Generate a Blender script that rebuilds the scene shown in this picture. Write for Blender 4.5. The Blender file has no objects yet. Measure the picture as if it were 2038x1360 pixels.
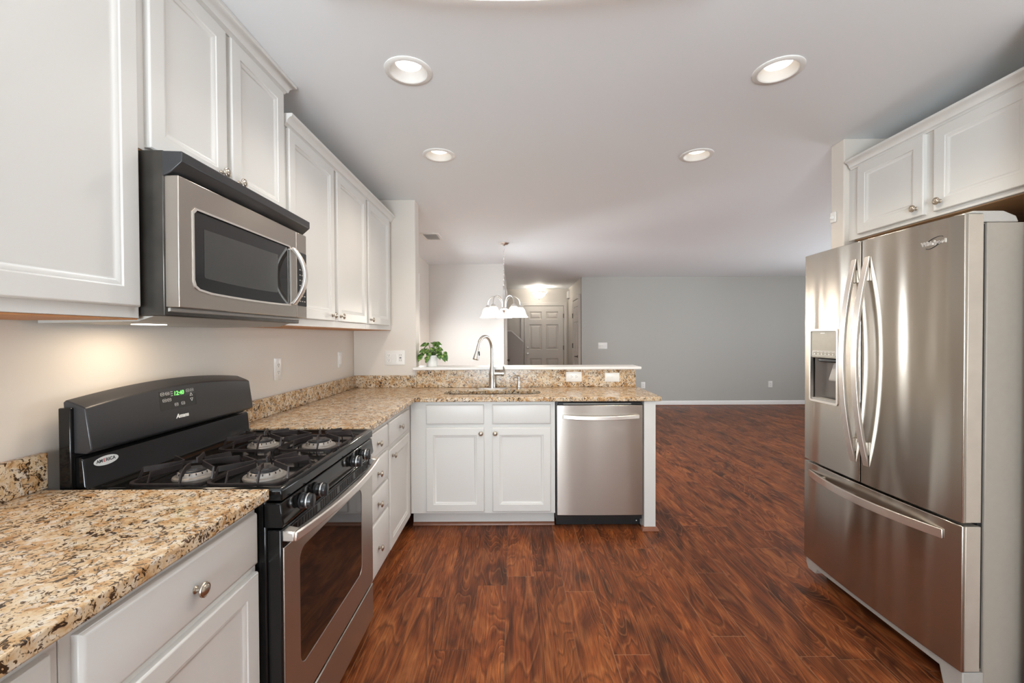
import bpy, bmesh, math, random
from mathutils import Vector, Matrix
random.seed(7)
SC = bpy.context.scene
COL = SC.collection

# ------------------------------------------------------------------ camera
cam_d = bpy.data.cameras.new('camera')
cam = bpy.data.objects.new('camera', cam_d)
COL.objects.link(cam)
cam_d.sensor_width = 36.0
cam_d.lens = 36.0 * 850.0 / 2038.0
cam_d.shift_x = -4.0 / 2038.0
cam_d.clip_start = 0.02
PITCH = 11.0 / 850.0
ROLL = -0.004
cam.matrix_world = (Matrix.Translation((0, 0, 1.33)) @ Matrix.Rotation(math.pi / 2 - PITCH, 4, 'X')
                    @ Matrix.Rotation(ROLL, 4, 'Z'))
SC.camera = cam

# ------------------------------------------------------------------ view, world, added fill lamps
SC.view_settings.view_transform = 'Standard'
SC.view_settings.look = 'None'
SC.view_settings.gamma = 1.0
SC.view_settings.use_curve_mapping = False
SC.view_settings.exposure = 0.47
w = bpy.data.worlds.new('world')
SC.world = w
w.use_nodes = True
w.node_tree.nodes['Background'].inputs[0].default_value = (0.85, 0.92, 1.0, 1)
w.node_tree.nodes['Background'].inputs[1].default_value = 1.0
SC.cycles.max_bounces = 10
SC.cycles.diffuse_bounces = 6
SC.cycles.glossy_bounces = 5
SC.cycles.caustics_reflective = False
SC.cycles.caustics_refractive = False
SC.cycles.sample_clamp_indirect = 6.0
SC.cycles.use_denoising = True


def area(name, loc, direction, sx, sy, power, color):
    l = bpy.data.lights.new(name, 'AREA')
    l.shape = 'RECTANGLE'
    l.size, l.size_y, l.energy, l.color = sx, sy, power, color
    o = bpy.data.objects.new(name, l)
    COL.objects.link(o)
    o.location = loc
    o.rotation_euler = Vector(direction).to_track_quat('-Z', 'Y').to_euler()
    return o


DAY = (0.85, 0.94, 1.0)
area('added_fill_back', (-0.42, -2.74, 1.15), (0, 1, 1.4), 1.5, 2.0, 190, DAY)  # added lamp behind the camera, tilted up to brighten the ceiling
area('added_streak_lamp', (1.72, -2.74, 1.25), (0, 1, 0.1), 0.16, 1.8, 16, DAY)  # narrow lamp added to put a bright streak on the dishwasher door
area('added_fill_living', (6.74, 4.6, 1.4), (-1, 0, 0.9), 2.7, 1.4, 120, (0.90, 0.96, 1.0))  # unseen lamp added to lift the living room and its ceiling
area('added_fill_grey_wall', (4.6, 2.40, 1.4), (0, 1, 0.7), 2.6, 1.4, 22, (0.92, 0.97, 1.0))  # added fill facing the grey wall, out of view
area('added_fill_dining', (-1.46, 5.47, 1.22), (1, 0, -0.55), 0.6, 0.8, 60, (0.92, 0.97, 1.0))  # added lamp hidden past the column, lights the dining end


# ------------------------------------------------------------------ materials
def new_mat(name):
    m = bpy.data.materials.new(name)
    m.use_nodes = True
    nt = m.node_tree
    b = nt.nodes['Principled BSDF']
    return m, nt, b


def N(nt, t, **kw):
    n = nt.nodes.new(t)
    for k, v in kw.items():
        if k in n.inputs:
            n.inputs[k].default_value = v
        else:
            setattr(n, k, v)
    return n


def L(nt, a, b):
    nt.links.new(a, b)


def ramp(nt, stops, src):
    r = nt.nodes.new('ShaderNodeValToRGB')
    el = r.color_ramp.elements
    while len(el) > 1:
        el.remove(el[-1])
    el[0].position, el[0].color = stops[0][0], tuple(stops[0][1]) + (1,)
    for p, c in stops[1:]:
        e = el.new(p)
        e.color = tuple(c) + (1,)
    L(nt, src, r.inputs[0])
    return r


def mixc(nt, fac, a, b, mode='MIX'):
    m = nt.nodes.new('ShaderNodeMix')
    m.data_type = 'RGBA'
    m.blend_type = mode
    for sock, v in ((m.inputs[0], fac), (m.inputs[6], a), (m.inputs[7], b)):
        if hasattr(v, 'links'):
            L(nt, v, sock)
        elif isinstance(v, (tuple, list)):
            sock.default_value = tuple(v) + (1,)
        else:
            sock.default_value = v
    return m.outputs[2]


def mth(nt, op, a, b=None):
    m = nt.nodes.new('ShaderNodeMath')
    m.operation = op
    for i, v in enumerate((a, b)):
        if v is None:
            continue
        if hasattr(v, 'links'):
            L(nt, v, m.inputs[i])
        else:
            m.inputs[i].default_value = v
    return m.outputs[0]


def pos(nt):
    return nt.nodes.new('ShaderNodeNewGeometry').outputs['Position']


def paint(name, col, rough=0.5, bump=0.05, scale=220, spec=0.5, var=0.02):
    m, nt, b = new_mat(name)
    P = pos(nt)
    n = N(nt, 'ShaderNodeTexNoise', Scale=1.7, Detail=3.0)
    L(nt, P, n.inputs['Vector'])
    c2 = tuple(max(0, c * (1 - var)) for c in col)
    L(nt, mixc(nt, n.outputs['Fac'], c2, col), b.inputs['Base Color'])
    n2 = N(nt, 'ShaderNodeTexNoise', Scale=scale, Detail=2.0)
    L(nt, P, n2.inputs['Vector'])
    bp = N(nt, 'ShaderNodeBump', Strength=bump, Distance=0.002)
    L(nt, n2.outputs['Fac'], bp.inputs['Height'])
    L(nt, bp.outputs[0], b.inputs['Normal'])
    b.inputs['Roughness'].default_value = rough
    b.inputs['Specular IOR Level'].default_value = spec
    return m


def plain(name, col, rough=0.4, metal=0.0, coat=0.0, spec=0.5, var=0.06, scale=40):
    m, nt, b = new_mat(name)
    n = N(nt, 'ShaderNodeTexNoise', Scale=scale, Detail=3.0)
    L(nt, pos(nt), n.inputs['Vector'])
    L(nt, mixc(nt, n.outputs['Fac'], tuple(c * (1 - var) for c in col), tuple(min(1, c * (1 + var)) for c in col)),
      b.inputs['Base Color'])
    b.inputs['Roughness'].default_value = rough
    b.inputs['Metallic'].default_value = metal
    b.inputs['Coat Weight'].default_value = coat
    b.inputs['Coat Roughness'].default_value = 0.05
    b.inputs['Specular IOR Level'].default_value = spec
    return m


def emit(name, col, strength):
    m, nt, b = new_mat(name)
    b.inputs['Base Color'].default_value = tuple(col) + (1,)
    b.inputs['Emission Color'].default_value = tuple(col) + (1,)
    b.inputs['Emission Strength'].default_value = strength
    return m


def steel(name, col=(0.56, 0.54, 0.51), rough=0.3, aniso=0.75, wave=0.0, grain=(1.5, 1.5, 800), rot=0.0):
    m, nt, b = new_mat(name)
    P = pos(nt)
    mp = N(nt, 'ShaderNodeMapping')
    mp.inputs['Scale'].default_value = grain
    L(nt, P, mp.inputs['Vector'])
    n = N(nt, 'ShaderNodeTexNoise', Scale=1.0, Detail=2.0)
    L(nt, mp.outputs[0], n.inputs['Vector'])
    L(nt, mixc(nt, n.outputs['Fac'], tuple(c * 0.985 for c in col), tuple(c * 1.01 for c in col)), b.inputs['Base Color'])
    L(nt, mth(nt, 'ADD', mth(nt, 'MULTIPLY', n.outputs['Fac'], 0.02), rough - 0.01), b.inputs['Roughness'])
    b.inputs['Metallic'].default_value = 1.0
    b.inputs['Anisotropic'].default_value = aniso
    t = N(nt, 'ShaderNodeCombineXYZ')
    t.inputs[2].default_value = 1.0
    L(nt, t.outputs[0], b.inputs['Tangent'])
    b.inputs['Anisotropic Rotation'].default_value = rot
    if wave:
        mp2 = N(nt, 'ShaderNodeMapping')
        mp2.inputs['Scale'].default_value = (5.0, 5.0, 0.35)
        L(nt, P, mp2.inputs['Vector'])
        n2 = N(nt, 'ShaderNodeTexNoise', Scale=1.0, Detail=1.0)
        L(nt, mp2.outputs[0], n2.inputs['Vector'])
        bp = N(nt, 'ShaderNodeBump', Strength=wave, Distance=0.02)
        L(nt, n2.outputs['Fac'], bp.inputs['Height'])
        L(nt, bp.outputs[0], b.inputs['Normal'])
    return m


def granite(name):
    m, nt, b = new_mat(name)
    P = pos(nt)
    wn = N(nt, 'ShaderNodeTexNoise', Scale=22.0, Detail=3.0)
    L(nt, P, wn.inputs['Vector'])
    warp = N(nt, 'ShaderNodeVectorMath', operation='MULTIPLY_ADD')
    L(nt, wn.outputs['Color'], warp.inputs[0])
    warp.inputs[1].default_value = (0.035, 0.035, 0.035)
    L(nt, P, warp.inputs[2])
    V = warp.outputs[0]
    n1 = N(nt, 'ShaderNodeTexNoise', Scale=26.0, Detail=6.0, Roughness=0.62)
    L(nt, V, n1.inputs['Vector'])
    base = ramp(nt, [(0.30, (0.34, 0.16, 0.05)), (0.42, (0.54, 0.33, 0.16)), (0.51, (0.64, 0.47, 0.29)),
                     (0.65, (0.71, 0.60, 0.45))], n1.outputs['Fac'])
    vo = N(nt, 'ShaderNodeTexVoronoi', Scale=85.0)
    L(nt, V, vo.inputs['Vector'])
    sep = N(nt, 'ShaderNodeSeparateColor')
    L(nt, vo.outputs['Color'], sep.inputs[0])
    gcol = ramp(nt, [(0.0, (0.62, 0.58, 0.52)), (1.0, (0.80, 0.74, 0.64))], sep.outputs[1])
    gm = ramp(nt, [(0.72, (0, 0, 0)), (0.86, (0.65, 0.65, 0.65))], sep.outputs[0])
    c1 = mixc(nt, gm.outputs[0], base.outputs[0], gcol.outputs[0])
    n2 = N(nt, 'ShaderNodeTexNoise', Scale=90.0, Detail=3.0, Roughness=0.6, Distortion=1.2)
    L(nt, V, n2.inputs['Vector'])
    n3 = N(nt, 'ShaderNodeTexNoise', Scale=17.0, Detail=2.0)
    L(nt, P, n3.inputs['Vector'])
    dsum = mth(nt, 'ADD', n2.outputs['Fac'], mth(nt, 'MULTIPLY', mth(nt, 'SUBTRACT', n3.outputs['Fac'], 0.5), 0.22))
    dm = ramp(nt, [(0.534, (0, 0, 0)), (0.590, (1, 1, 1))], dsum)
    dcol = ramp(nt, [(0.35, (0.022, 0.016, 0.012)), (0.6, (0.09, 0.045, 0.022)), (0.75, (0.12, 0.10, 0.09))], n1.outputs['Fac'])
    c2 = mixc(nt, dm.outputs[0], c1, dcol.outputs[0])
    n4 = N(nt, 'ShaderNodeTexNoise', Scale=160.0, Detail=2.0)
    L(nt, P, n4.inputs['Vector'])
    fm = ramp(nt, [(0.63, (0, 0, 0)), (0.69, (0.8, 0.8, 0.8))], n4.outputs['Fac'])
    c3 = mixc(nt, fm.outputs[0], c2, (0.09, 0.055, 0.03))
    L(nt, c3, b.inputs['Base Color'])
    b.inputs['Roughness'].default_value = 0.17
    b.inputs['Specular IOR Level'].default_value = 0.38
    return m


def planks(name):
    m, nt, b = new_mat(name)
    P = pos(nt)
    s = N(nt, 'ShaderNodeSeparateXYZ')
    L(nt, P, s.inputs[0])
    W, LEN = 0.152, 1.22
    xi = mth(nt, 'DIVIDE', mth(nt, 'ADD', s.outputs[0], 0.045), W)
    xf = mth(nt, 'FLOOR', xi)
    wx = N(nt, 'ShaderNodeTexWhiteNoise', noise_dimensions='1D')
    L(nt, xf, wx.inputs['W'])
    yi = mth(nt, 'ADD', mth(nt, 'DIVIDE', s.outputs[1], LEN), mth(nt, 'MULTIPLY', wx.outputs['Value'], 7.0))
    yf = mth(nt, 'FLOOR', yi)
    cid = N(nt, 'ShaderNodeCombineXYZ')
    L(nt, xf, cid.inputs[0])
    L(nt, yf, cid.inputs[1])
    wid = N(nt, 'ShaderNodeTexWhiteNoise', noise_dimensions='3D')
    L(nt, cid.outputs[0], wid.inputs['Vector'])
    rnd = wid.outputs['Value']
    # grain space: squeezed along the plank, shifted for each plank
    gv = N(nt, 'ShaderNodeCombineXYZ')
    L(nt, mth(nt, 'MULTIPLY', s.outputs[0], 8.5), gv.inputs[0])
    L(nt, mth(nt, 'MULTIPLY', s.outputs[1], 2.3), gv.inputs[1])
    rv = N(nt, 'ShaderNodeCombineXYZ')
    L(nt, mth(nt, 'MULTIPLY', s.outputs[0], 8.0), rv.inputs[0])
    L(nt, mth(nt, 'MULTIPLY', s.outputs[1], 1.25), rv.inputs[1])
    L(nt, mth(nt, 'MULTIPLY', rnd, 70.0), rv.inputs[2])
    L(nt, mth(nt, 'MULTIPLY', rnd, 90.0), gv.inputs[2])
    n1 = N(nt, 'ShaderNodeTexNoise', Scale=0.85, Detail=4.0, Roughness=0.55, Distortion=1.4)
    L(nt, gv.outputs[0], n1.inputs['Vector'])
    # cathedral rings: contour lines of a smooth field
    n1b = N(nt, 'ShaderNodeTexNoise', Scale=0.45, Detail=2.0, Distortion=1.3)
    L(nt, rv.outputs[0], n1b.inputs['Vector'])
    ring = mth(nt, 'FRACT', mth(nt, 'MULTIPLY', n1b.outputs['Fac'], 24.0))
    ringr = ramp(nt, [(0.0, (1, 1, 1)), (0.10, (0.25, 0.25, 0.25)), (0.45, (0, 0, 0)), (0.86, (0.1, 0.1, 0.1)), (1.0, (1, 1, 1))], ring)
    fv = N(nt, 'ShaderNodeCombineXYZ')
    L(nt, mth(nt, 'MULTIPLY', s.outputs[0], 130.0), fv.inputs[0])
    L(nt, mth(nt, 'MULTIPLY', s.outputs[1], 6.0), fv.inputs[1])
    L(nt, mth(nt, 'MULTIPLY', rnd, 50.0), fv.inputs[2])
    n2 = N(nt, 'ShaderNodeTexNoise', Scale=1.0, Detail=4.0, Distortion=1.0)
    L(nt, fv.outputs[0], n2.inputs['Vector'])
    base = ramp(nt, [(0.28, (0.040, 0.014, 0.0065)), (0.40, (0.104, 0.029, 0.0105)), (0.52, (0.182, 0.049, 0.0150)),
                     (0.70, (0.305, 0.098, 0.030))], n1.outputs['Fac'])
    c = mixc(nt, mth(nt, 'MULTIPLY', ringr.outputs[0], 0.52), base.outputs[0], (0.050, 0.018, 0.008))
    ringl = ramp(nt, [(0.10, (0, 0, 0)), (0.20, (1, 1, 1)), (0.42, (0, 0, 0))], ring)
    c = mixc(nt, mth(nt, 'MULTIPLY', ringl.outputs[0], 0.24), c, (0.50, 0.20, 0.075))
    gr = ramp(nt, [(0.35, (0.62, 0.58, 0.55)), (0.50, (1, 1, 1)), (0.70, (1.55, 1.45, 1.3))], n2.outputs['Fac'])
    c = mixc(nt, 0.75, c, gr.outputs[0], 'MULTIPLY')
    tone = ramp(nt, [(0.0, (0.82, 0.82, 0.83)), (0.5, (1, 1, 1)), (1.0, (1.18, 1.15, 1.12))], rnd)
    c = mixc(nt, 1.0, c, tone.outputs[0], 'MULTIPLY')
    # joints
    fx = mth(nt, 'FRACT', xi)
    ex = mth(nt, 'MINIMUM', fx, mth(nt, 'SUBTRACT', 1.0, fx))
    fy = mth(nt, 'FRACT', yi)
    ey = mth(nt, 'MULTIPLY', mth(nt, 'MINIMUM', fy, mth(nt, 'SUBTRACT', 1.0, fy)), LEN / W)
    e = mth(nt, 'MINIMUM', ex, ey)
    jr = ramp(nt, [(0.006, (1, 1, 1)), (0.014, (0, 0, 0))], e)
    jcol = mixc(nt, wx.outputs['Value'], (0.030, 0.012, 0.006), (0.42, 0.22, 0.12))
    c = mixc(nt, mth(nt, 'MULTIPLY', jr.outputs[0], 0.6), c, jcol)
    L(nt, c, b.inputs['Base Color'])
    b.inputs['Roughness'].default_value = 0.38
    b.inputs['Specular IOR Level'].default_value = 0.20
    bp = N(nt, 'ShaderNodeBump', Strength=0.25, Distance=0.001)
    L(nt, mth(nt, 'SUBTRACT', n2.outputs['Fac'], mth(nt, 'MULTIPLY', jr.outputs[0], 2.0)), bp.inputs['Height'])
    L(nt, bp.outputs[0], b.inputs['Normal'])
    return m


def glass_pane(name):
    m, nt, b = new_mat(name)
    nt.nodes.remove(b)
    out = nt.nodes['Material Output']
    tr = N(nt, 'ShaderNodeBsdfTransparent')
    gl = N(nt, 'ShaderNodeBsdfGlossy', Roughness=0.02)
    mx = N(nt, 'ShaderNodeMixShader')
    fr = N(nt, 'ShaderNodeFresnel', IOR=1.45)
    L(nt, fr.outputs[0], mx.inputs[0])
    L(nt, tr.outputs[0], mx.inputs[1])
    L(nt, gl.outputs[0], mx.inputs[2])
    L(nt, mx.outputs[0], out.inputs[0])
    return m


def shade_glass(name, col, strength, clear):
    m, nt, b = new_mat(name)
    b.inputs['Base Color'].default_value = (0.9, 0.88, 0.85, 1)
    b.inputs['Roughness'].default_value = 0.35
    b.inputs['Emission Color'].default_value = tuple(col) + (1,)
    lw = N(nt, 'ShaderNodeLayerWeight', Blend=0.45)
    r = ramp(nt, [(0.1, (1, 1, 1)), (0.9, (0.35, 0.35, 0.35))], lw.outputs['Facing'])
    L(nt, mth(nt, 'MULTIPLY', r.outputs[0], strength), b.inputs['Emission Strength'])
    tr = N(nt, 'ShaderNodeBsdfTransparent')
    mx = N(nt, 'ShaderNodeMixShader', Fac=clear)
    L(nt, b.outputs[0], mx.inputs[1])
    L(nt, tr.outputs[0], mx.inputs[2])
    L(nt, mx.outputs[0], nt.nodes['Material Output'].inputs[0])
    return m


def leaf_mat(name):
    m, nt, b = new_mat(name)
    n = N(nt, 'ShaderNodeTexNoise', Scale=55.0, Detail=3.0)
    L(nt, pos(nt), n.inputs['Vector'])
    r = ramp(nt, [(0.35, (0.025, 0.085, 0.012)), (0.55, (0.10, 0.22, 0.035)), (0.70, (0.42, 0.50, 0.16))], n.outputs['Fac'])
    L(nt, r.outputs[0], b.inputs['Base Color'])
    b.inputs['Roughness'].default_value = 0.4
    return m


M = dict(
    cab=paint('cabinet_paint', (0.70, 0.69, 0.665), 0.38, 0.03),
    wall=paint('kitchen_wall_paint', (0.715, 0.665, 0.605), 0.55, 0.06),
    hall=paint('hall_wall_paint', (0.66, 0.62, 0.57), 0.55, 0.06),
    din=paint('dining_wall_paint', (0.70, 0.68, 0.655), 0.55, 0.06),
    grey=paint('grey_wall_paint', (0.445, 0.437, 0.408), 0.55, 0.06),
    knee=paint('stair_wall_paint', (0.40, 0.37, 0.34), 0.55, 0.06),
    ceil=paint('ceiling_paint', (0.86, 0.895, 0.92), 0.7, 0.10, 160),
    trim=paint('trim_paint', (0.84, 0.83, 0.81), 0.32, 0.02),
    door=paint('door_paint', (0.70, 0.66, 0.615), 0.42, 0.02),
    gran=granite('speckled_granite'),
    floor=planks('wood_planks'),
    shoe=plain('shoe_molding_wood', (0.22, 0.085, 0.045), 0.35, var=0.25, scale=25),
    raw=plain('raw_plywood', (0.50, 0.23, 0.09), 0.6, var=0.3, scale=14),
    rawtan=plain('raw_birch_plywood', (0.42, 0.25, 0.13), 0.6, var=0.25, scale=14),
    steel=steel('brushed_steel', (0.53, 0.49, 0.445), 0.30, 0.8, 0.12),
    steel_f=steel('fridge_steel', (0.51, 0.475, 0.425), 0.22, 0.85, 1.1),
    steel_h=steel('handle_steel', (0.84, 0.80, 0.755), 0.36, 0.2),
    steel_d=steel('dark_steel', (0.36, 0.355, 0.35), 0.32, 0.8),
    sinks=steel('sink_steel', (0.70, 0.69, 0.67), 0.22, 0.2),
    faucet=steel('faucet_nickel', (0.62, 0.60, 0.57), 0.26, 0.0, 0.0, (60, 60, 60)),
    chrome=plain('satin_chrome', (0.80, 0.79, 0.77), 0.32, 1.0),
    knob=plain('antique_nickel', (0.50, 0.44, 0.37), 0.30, 1.0, var=0.2, scale=120),
    black=plain('black_enamel', (0.007, 0.007, 0.007), 0.09, spec=0.36),
    blackm=plain('black_satin', (0.018, 0.018, 0.019), 0.30),
    hood=plain('charcoal_metallic', (0.045, 0.045, 0.048), 0.33, 0.3, var=0.2, scale=300),
    iron=plain('cast_iron', (0.035, 0.028, 0.028), 0.42, 0.4, var=0.6, scale=35),
    burner=plain('burner_aluminium', (0.36, 0.335, 0.31), 0.5, 0.6, var=0.2),
    glassb=plain('oven_glass', (0.012, 0.008, 0.006), 0.04, spec=0.7),
    glassm=plain('microwave_glass', (0.010, 0.010, 0.010), 0.05, spec=0.75),
    mesh=plain('microwave_screen', (0.055, 0.055, 0.052), 0.25, 0.0),
    case=plain('worn_black_metal', (0.085, 0.078, 0.070), 0.32, 0.7, var=0.7, scale=8),
    fside=plain('grey_fridge_side', (0.345, 0.308, 0.262), 0.42, 0.0, var=0.05),
    fdoor_edge=plain('steel_door_edge', (0.56, 0.50, 0.43), 0.42, 0.5, var=0.1, scale=18),
    plast=plain('grey_plastic', (0.42, 0.40, 0.37), 0.4),
    disp=plain('dispenser_panel', (0.36, 0.33, 0.27), 0.35, 0.2),
    white=plain('white_plastic', (0.82, 0.81, 0.78), 0.3, var=0.02),
    slot=plain('dark_slot', (0.03, 0.03, 0.03), 0.6),
    letter=plain('light_lettering', (0.78, 0.78, 0.76), 0.4),
    letterd=plain('dark_lettering', (0.03, 0.03, 0.035), 0.5),
    letterr=plain('red_lettering', (0.55, 0.05, 0.04), 0.5),
    display=plain('display_panel', (0.028, 0.027, 0.026), 0.22),
    green=emit('green_digits', (0.15, 1.0, 0.12), 1.6),
    lens=emit('lit_lens_warm', (1.0, 0.92, 0.80), 3.0),
    lensw=emit('lit_lens_white', (1.0, 0.98, 0.95), 2.2),
    shade=shade_glass('frosted_shade', (1.0, 0.95, 0.88), 0.22, 0.38),
    bowl=shade_glass('alabaster_bowl', (1.0, 0.93, 0.84), 0.25, 0.62),
    baffle=plain('baffle_white', (0.66, 0.64, 0.61), 0.5, var=0.02),
    pot=plain('white_ceramic', (0.80, 0.79, 0.77), 0.3, var=0.02),
    leaf=leaf_mat('variegated_leaf'),
    stem=plain('green_stem', (0.10, 0.18, 0.05), 0.5),
    soil=plain('potting_soil', (0.04, 0.03, 0.02), 0.9, var=0.5, scale=200),
    pane=glass_pane('window_glass'),
    brass=plain('dark_bronze', (0.10, 0.085, 0.07), 0.3, 0.9),
    iron_d=plain('dark_gap', (0.008, 0.008, 0.008), 0.7),
)

# ------------------------------------------------------------------ building helpers
WL = {}          # world location of every object made here


def obj(name, bm, m, parent=None, bevel=0.0, seg=2, smooth=38, label=None):
    me = bpy.data.meshes.new(name)
    bmesh.ops.remove_doubles(bm, verts=bm.verts, dist=1e-6)
    bmesh.ops.recalc_face_normals(bm, faces=bm.faces)
    xs = [v.co.copy() for v in bm.verts]
    lo = Vector((min(v[i] for v in xs) for i in range(3)))
    hi = Vector((max(v[i] for v in xs) for i in range(3)))
    c = (lo + hi) / 2
    c.z = lo.z if parent is None else c.z
    bmesh.ops.translate(bm, verts=bm.verts, vec=-c)
    bm.to_mesh(me)
    bm.free()
    if smooth:
        me.polygons.foreach_set('use_smooth', [True] * len(me.polygons))
        me.set_sharp_from_angle(angle=math.radians(smooth))
    o = bpy.data.objects.new(name, me)
    COL.objects.link(o)
    me.materials.append(m)
    if parent is not None:
        o.parent = parent
        o.location = c - WL[parent]
    else:
        o.location = c
    WL[o] = c
    if bevel:
        b = o.modifiers.new('edge', 'BEVEL')
        b.width, b.segments, b.limit_method, b.angle_limit = bevel, seg, 'ANGLE', math.radians(38)
        b.harden_normals = False
    if label:
        o['label'] = label
    return o


def thing(name, loc, label, cat, group=None):
    o = bpy.data.objects.new(name, None)
    o.empty_display_size = 0.05
    COL.objects.link(o)
    o.location = loc
    WL[o] = Vector(loc)
    return tag(o, label, cat, group)


def tag(o, label, cat, group=None):
    o['label'], o['category'] = label, cat
    if group:
        o['group'] = group
    return o


def struct(name, bm, m, **kw):
    o = obj(name, bm, m, None, **kw)
    o['kind'] = 'structure'
    return o


def BM():
    return bmesh.new()


def box(bm, x0, x1, y0, y1, z0, z1, mat=None):
    r = bmesh.ops.create_cube(bm, size=1.0)
    mt = Matrix.Translation(((x0 + x1) / 2, (y0 + y1) / 2, (z0 + z1) / 2)) @ Matrix.Diagonal((abs(x1 - x0), abs(y1 - y0), abs(z1 - z0), 1))
    if mat is not None:
        mt = mat @ mt
    bmesh.ops.transform(bm, matrix=mt, verts=r['verts'])
    return bm


def B(*a, **k):
    return box(BM(), *a, **k)


def loft(bm, loops, close=True, cap0=True, cap1=True):
    rows = [[bm.verts.new(p) for p in lp] for lp in loops]
    n = len(rows[0])
    for a, b in zip(rows, rows[1:]):
        for i in range(n if close else n - 1):
            j = (i + 1) % n
            try:
                bm.faces.new((a[i], a[j], b[j], b[i]))
            except ValueError:
                pass
    if cap0:
        bm.faces.new(rows[0])
    if cap1:
        bm.faces.new(rows[-1])
    return bm


def frame(o, n):
    """local (right, up, out) to world for an upright face with outward normal n"""
    n = Vector(n)
    up = Vector((0, 0, 1))
    u = up.cross(n)
    m = Matrix.Identity(4)
    for i in range(3):
        m[i][0], m[i][1], m[i][2], m[i][3] = u[i], up[i], n[i], o[i]
    return m


def lathe(bm, prof, mt=None, seg=24, cap0=True, cap1=True):
    loops = []
    for r, h in prof:
        r = max(r, 1e-5)
        loops.append([Vector((r * math.cos(2 * math.pi * i / seg), r * math.sin(2 * math.pi * i / seg), h)) for i in range(seg)])
    if mt is not None:
        loops = [[mt @ p for p in lp] for lp in loops]
    return loft(bm, loops, True, cap0, cap1)


def T(x, y, z):
    return Matrix.Translation((x, y, z))


def aim(p, d):
    """matrix that carries +Z to direction d, at p"""
    return Matrix.Translation(p) @ Vector(d).to_track_quat('Z', 'Y').to_matrix().to_4x4()


def sweep(bm, pts, sec, up=(0, 0, 1), scale=None, cap=True):
    """sec: list of (side, up) offsets; swept along pts"""
    pts = [Vector(p) for p in pts]
    up = Vector(up)
    loops = []
    for i, p in enumerate(pts):
        a = pts[max(0, i - 1)]
        b = pts[min(len(pts) - 1, i + 1)]
        t = (b - a).normalized()
        s = t.cross(up)
        if s.length < 1e-4:
            s = t.cross(Vector((0, 1, 0)))
        s.normalize()
        u = s.cross(t).normalized()
        k = scale[i] if scale else 1.0
        loops.append([p + s * (x * k) + u * (y * k) for x, y in sec])
    return loft(bm, loops, True, cap, cap)


def circ(r, n=10):
    return [(r * math.cos(2 * math.pi * i / n), r * math.sin(2 * math.pi * i / n)) for i in range(n)]


def rect(w, h):
    return [(-w / 2, -h / 2), (w / 2, -h / 2), (w / 2, h / 2), (-w / 2, h / 2)]


def rrect(cx, cy, w, h, r, n=5):
    p = []
    for sx, sy, a0 in ((1, 1, 0), (-1, 1, 90), (-1, -1, 180), (1, -1, 270)):
        for i in range(n + 1):
            a = math.radians(a0 + 90 * i / n)
            p.append((cx + sx * (w / 2 - r) + r * math.cos(a), cy + sy * (h / 2 - r) + r * math.sin(a)))
    return p


def plate(bm, outer, holes, t0, t1, mt):
    """flat plate with holes: outer/holes are 2-D loops, thickness from t0 to t1 along the local out axis"""
    def fill(t):
        es = []
        for lp in [outer] + list(holes):
            vs = [bm.verts.new(mt @ Vector((x, y, t))) for x, y in lp]
            es += [bm.edges.new((vs[i], vs[(i + 1) % len(vs)])) for i in range(len(vs))]
        return bmesh.ops.triangle_fill(bm, use_beauty=True, use_dissolve=False, edges=es)
    fill(t0)
    fill(t1)
    for lp in [outer] + list(holes):
        loft(bm, [[mt @ Vector((x, y, t0)) for x, y in lp], [mt @ Vector((x, y, t1)) for x, y in lp]], True, False, False)
    return bm


def prism(bm, poly, t0, t1, mt=None):
    mt = mt or Matrix.Identity(4)
    return loft(bm, [[mt @ Vector((x, y, t0)) for x, y in poly], [mt @ Vector((x, y, t1)) for x, y in poly]])


def ringpanel(bm, w, h, loops, mt, back=True):
    lp = []
    for ins, n in loops:
        lp.append([mt @ Vector(p) for p in ((ins, ins, n), (w - ins, ins, n), (w - ins, h - ins, n), (ins, h - ins, n))])
    return loft(bm, lp, True, back, True)


def molding(bm, path, prof, cap=True):
    """horizontal moulding: path of (x, y); prof of (out, z); out is to the right of the walking direction"""
    P = [Vector((x, y)) for x, y in path]
    loops = []
    for i, p in enumerate(P):
        ns = []
        if i > 0:
            d = (P[i] - P[i - 1]).normalized()
            ns.append(Vector((d.y, -d.x)))
        if i < len(P) - 1:
            d = (P[i + 1] - P[i]).normalized()
            ns.append(Vector((d.y, -d.x)))
        n = ns[0] if len(ns) == 1 else (ns[0] + ns[1]) / (1 + ns[0].dot(ns[1]))
        loops.append([Vector((p.x + n.x * o, p.y + n.y * o, z)) for o, z in prof])
    return loft(bm, loops, True, cap, cap)


def text_bm(s, size, depth, mt, align='CENTER', shear=0.0, bold=0.0):
    cu = bpy.data.curves.new('txt', 'FONT')
    cu.body, cu.size, cu.extrude, cu.align_x, cu.align_y, cu.shear = s, size, depth, align, 'CENTER', shear
    cu.offset = bold
    cu.resolution_u = 3
    o = bpy.data.objects.new('txt', cu)
    COL.objects.link(o)
    me = o.to_mesh()
    bm = BM()
    bm.from_mesh(me)
    o.to_mesh_clear()
    bpy.data.objects.remove(o)
    bpy.data.curves.remove(cu)
    bmesh.ops.transform(bm, matrix=mt, verts=bm.verts)
    return bm


def arc(a, b, bow, n=16, flat=0.0):
    """points from a to b, bowed by the vector bow like a circular arc"""
    a, b, bow = Vector(a), Vector(b), Vector(bow)
    return [a.lerp(b, i / n) + bow * (1 - (2 * i / n - 1) ** 2) for i in range(n + 1)]


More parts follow.
